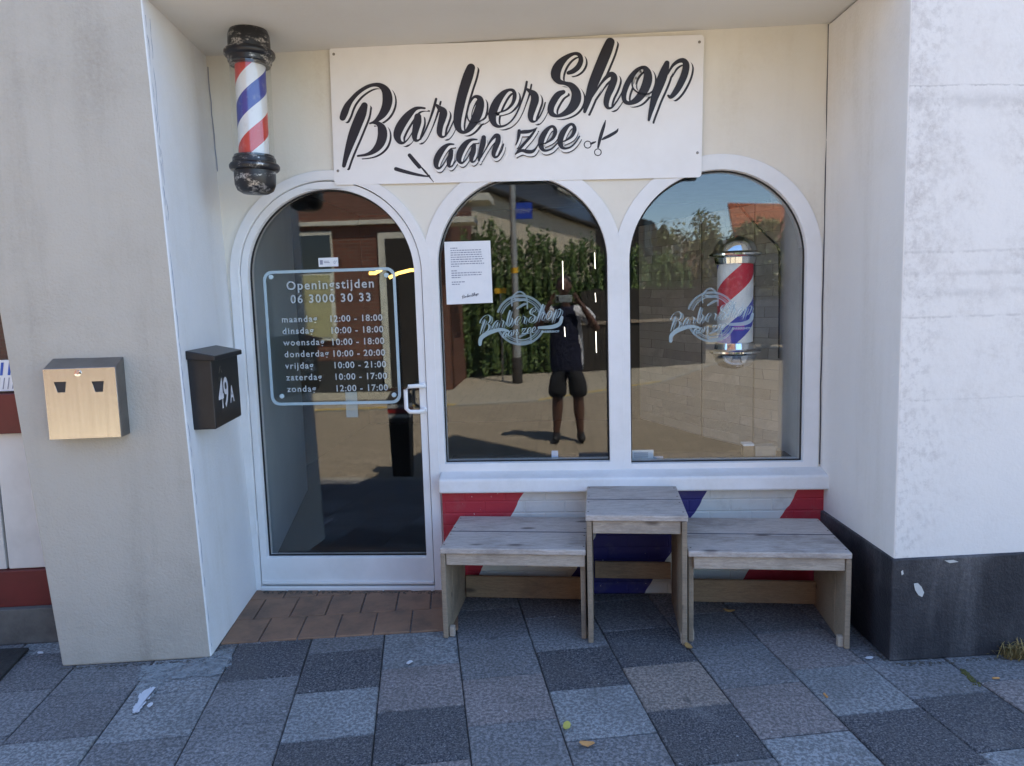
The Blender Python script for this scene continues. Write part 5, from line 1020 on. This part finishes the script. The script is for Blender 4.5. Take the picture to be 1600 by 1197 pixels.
for s, el, wr, hc in ((-1, (-.30, -4.16, 1.24), (-.155, -4.065, 1.515), (-.118, -4.045, 1.575)), (1, (.395, -4.17, 1.24), (.225, -4.065, 1.515), (.178, -4.045, 1.575))):
    i = add(3, (px_ + s * .17, py_ + .0, 1.455, .070), (px_ + s * .215, py_ + .01, 1.40, .060), ((*el, .044)), ((el[0] * .5 + wr[0] * .5, el[1] * .5 + wr[1] * .5, el[2] * .5 + wr[2] * .5, .042)), (*wr, .028), (*hc, (.036, .018)))
    inn = -s; X0 = hc[0]
    for k, (dz, ln) in enumerate(((.050, .85), (.036, 1.0), (.018, .95), (.000, .75))):   # four fingers, knuckles out, tips round the phone edge
        add(i, (X0 + inn * .012, hc[1] + .006 - k * .004, hc[2] + .022 + dz * .6, .0095), (X0 + inn * (.022 + .014 * ln), hc[1] + .012 - k * .004, hc[2] + .030 + dz * 1.1, .0085), (X0 + inn * (.026 + .030 * ln), hc[1] + .016 - k * .003, hc[2] + .024 + dz * 1.0, .0072))
    add(i, (X0 + inn * .018, hc[1] - .012, hc[2] - .022, .011), (X0 + inn * .040, hc[1] - .012, hc[2] - .022, .0095), (X0 + inn * .060, hc[1] - .006, hc[2] - .012, .008))
bm = skinned(V, E_)
hc_ = Vector((px_ - .015, py_ + .055, 1.735)); hb = BM(); ellipsoid(hb, hc_, (.077, .098, .118), 4)
for v in hb.verts:
    p = v.co - hc_; 
    if p.z < -.02: v.co.x = hc_.x + p.x * (1 + p.z * 2.2); v.co.y += .012 * (-p.z / .1)
    if p.y > .05: 
        v.co.y += .026 * math.exp(-((p.x / .015) ** 2) - ((p.z + .018) / .026) ** 2) + .008 * math.exp(-((p.x / .035) ** 2) - ((p.z + .062) / .014) ** 2)
        v.co.y -= .010 * (math.exp(-(((abs(p.x) - .032) / .014) ** 2) - ((p.z - .012) / .012) ** 2)) 
for s in (-1, 1): ellipsoid(hb, hc_ + Vector((s * .078, -.008, -.008)), (.012, .024, .034), 2)
tm = bpy.data.meshes.new('t'); hb.to_mesh(tm); hb.free(); bm.from_mesh(tm); bpy.data.meshes.remove(tm)
finish('body', bm, MT['skin'], pe, smooth=True)
hb = BM(); ellipsoid(hb, hc_ + Vector((0, -.012, .016)), (.082, .100, .114), 3); bmesh.ops.delete(hb, geom=[v for v in hb.verts if (v.co - hc_).z < .012 + (v.co - hc_).y * .48], context='VERTS'); finish('hair', hb, MT['hair'], pe, smooth=True, recalc=False)
for s in (-1, 1): hb = BM(); ellipsoid(hb, hc_ + Vector((s * .032, .082, .012)), (.012, .008, .007), 2); finish('eye', hb, MT['lens'], pe, smooth=True)
V2 = [(px_, py_, .70, (.208, .150)), (px_, py_, .90, (.205, .152)), (px_, py_ - .01, 1.10, (.208, .155)), (px_, py_, 1.30, (.212, .148)), (px_, py_ + .01, 1.44, (.165, .112)), (px_, py_ + .015, 1.515, .072)]; E2 = [(0, 1), (1, 2), (2, 3), (3, 4), (4, 5)]
for s, el in ((-1, (-.30, -4.16, 1.24)), (1, (.395, -4.17, 1.24))):
    j = len(V2); V2 += [(px_ + s * .175, py_, 1.458, .095), (px_ + s * .24, py_ + .01, 1.40, .088), ((px_ + s * .222) * .45 + el[0] * .55, (py_ + .01) * .45 + el[1] * .55, 1.31, .080)]; E2 += [(4, j), (j, j + 1), (j + 1, j + 2)]
finish('shirt', skinned(V2, E2), MT['shirt'], pe, smooth=True)
V3 = [(px_, py_, .97, (.19, .138)), (px_, py_, .88, (.188, .138))]; E3 = [(0, 1)]
for s, kx in ((-1, -.068), (1, .168)):
    j = len(V3); V3 += [(px_ + s * .10, py_, .80, .130), (kx, py_ + .012, .60, .118), (kx, py_ + .018, .48, .116)]; E3 += [(1, j), (j, j + 1), (j + 1, j + 2)]
finish('shorts', skinned(V3, E3), MT['shorts'], pe, smooth=True)
for fx, s in ((-.085, -1), (.185, 1)):
    finish('shoe', skinned([(fx, py_ - .075, .045, .045), (fx, py_ - .02, .055, .052), (fx + s * .01, py_ + .08, .040, .048), (fx + s * .016, py_ + .16, .032, .038)], [(0, 1), (1, 2), (2, 3)]), MT['shoe'], pe, smooth=True)
ph = thing('phone', (.025, -4.01, 1.605), 'silver grey phone held sideways in both hands by the mirrored man', 'phone')
bm = BM(); box(bm, -.060, .112, -4.018, -4.009, 1.560, 1.640); finish('phone_body', bm, MT['phone'], ph, bevel=.004, seg=3)
bm = BM(); box(bm, -.052, -.028, -4.0088, -4.0068, 1.572, 1.628); finish('camera_bump', bm, MT['lens'], ph, bevel=.002)
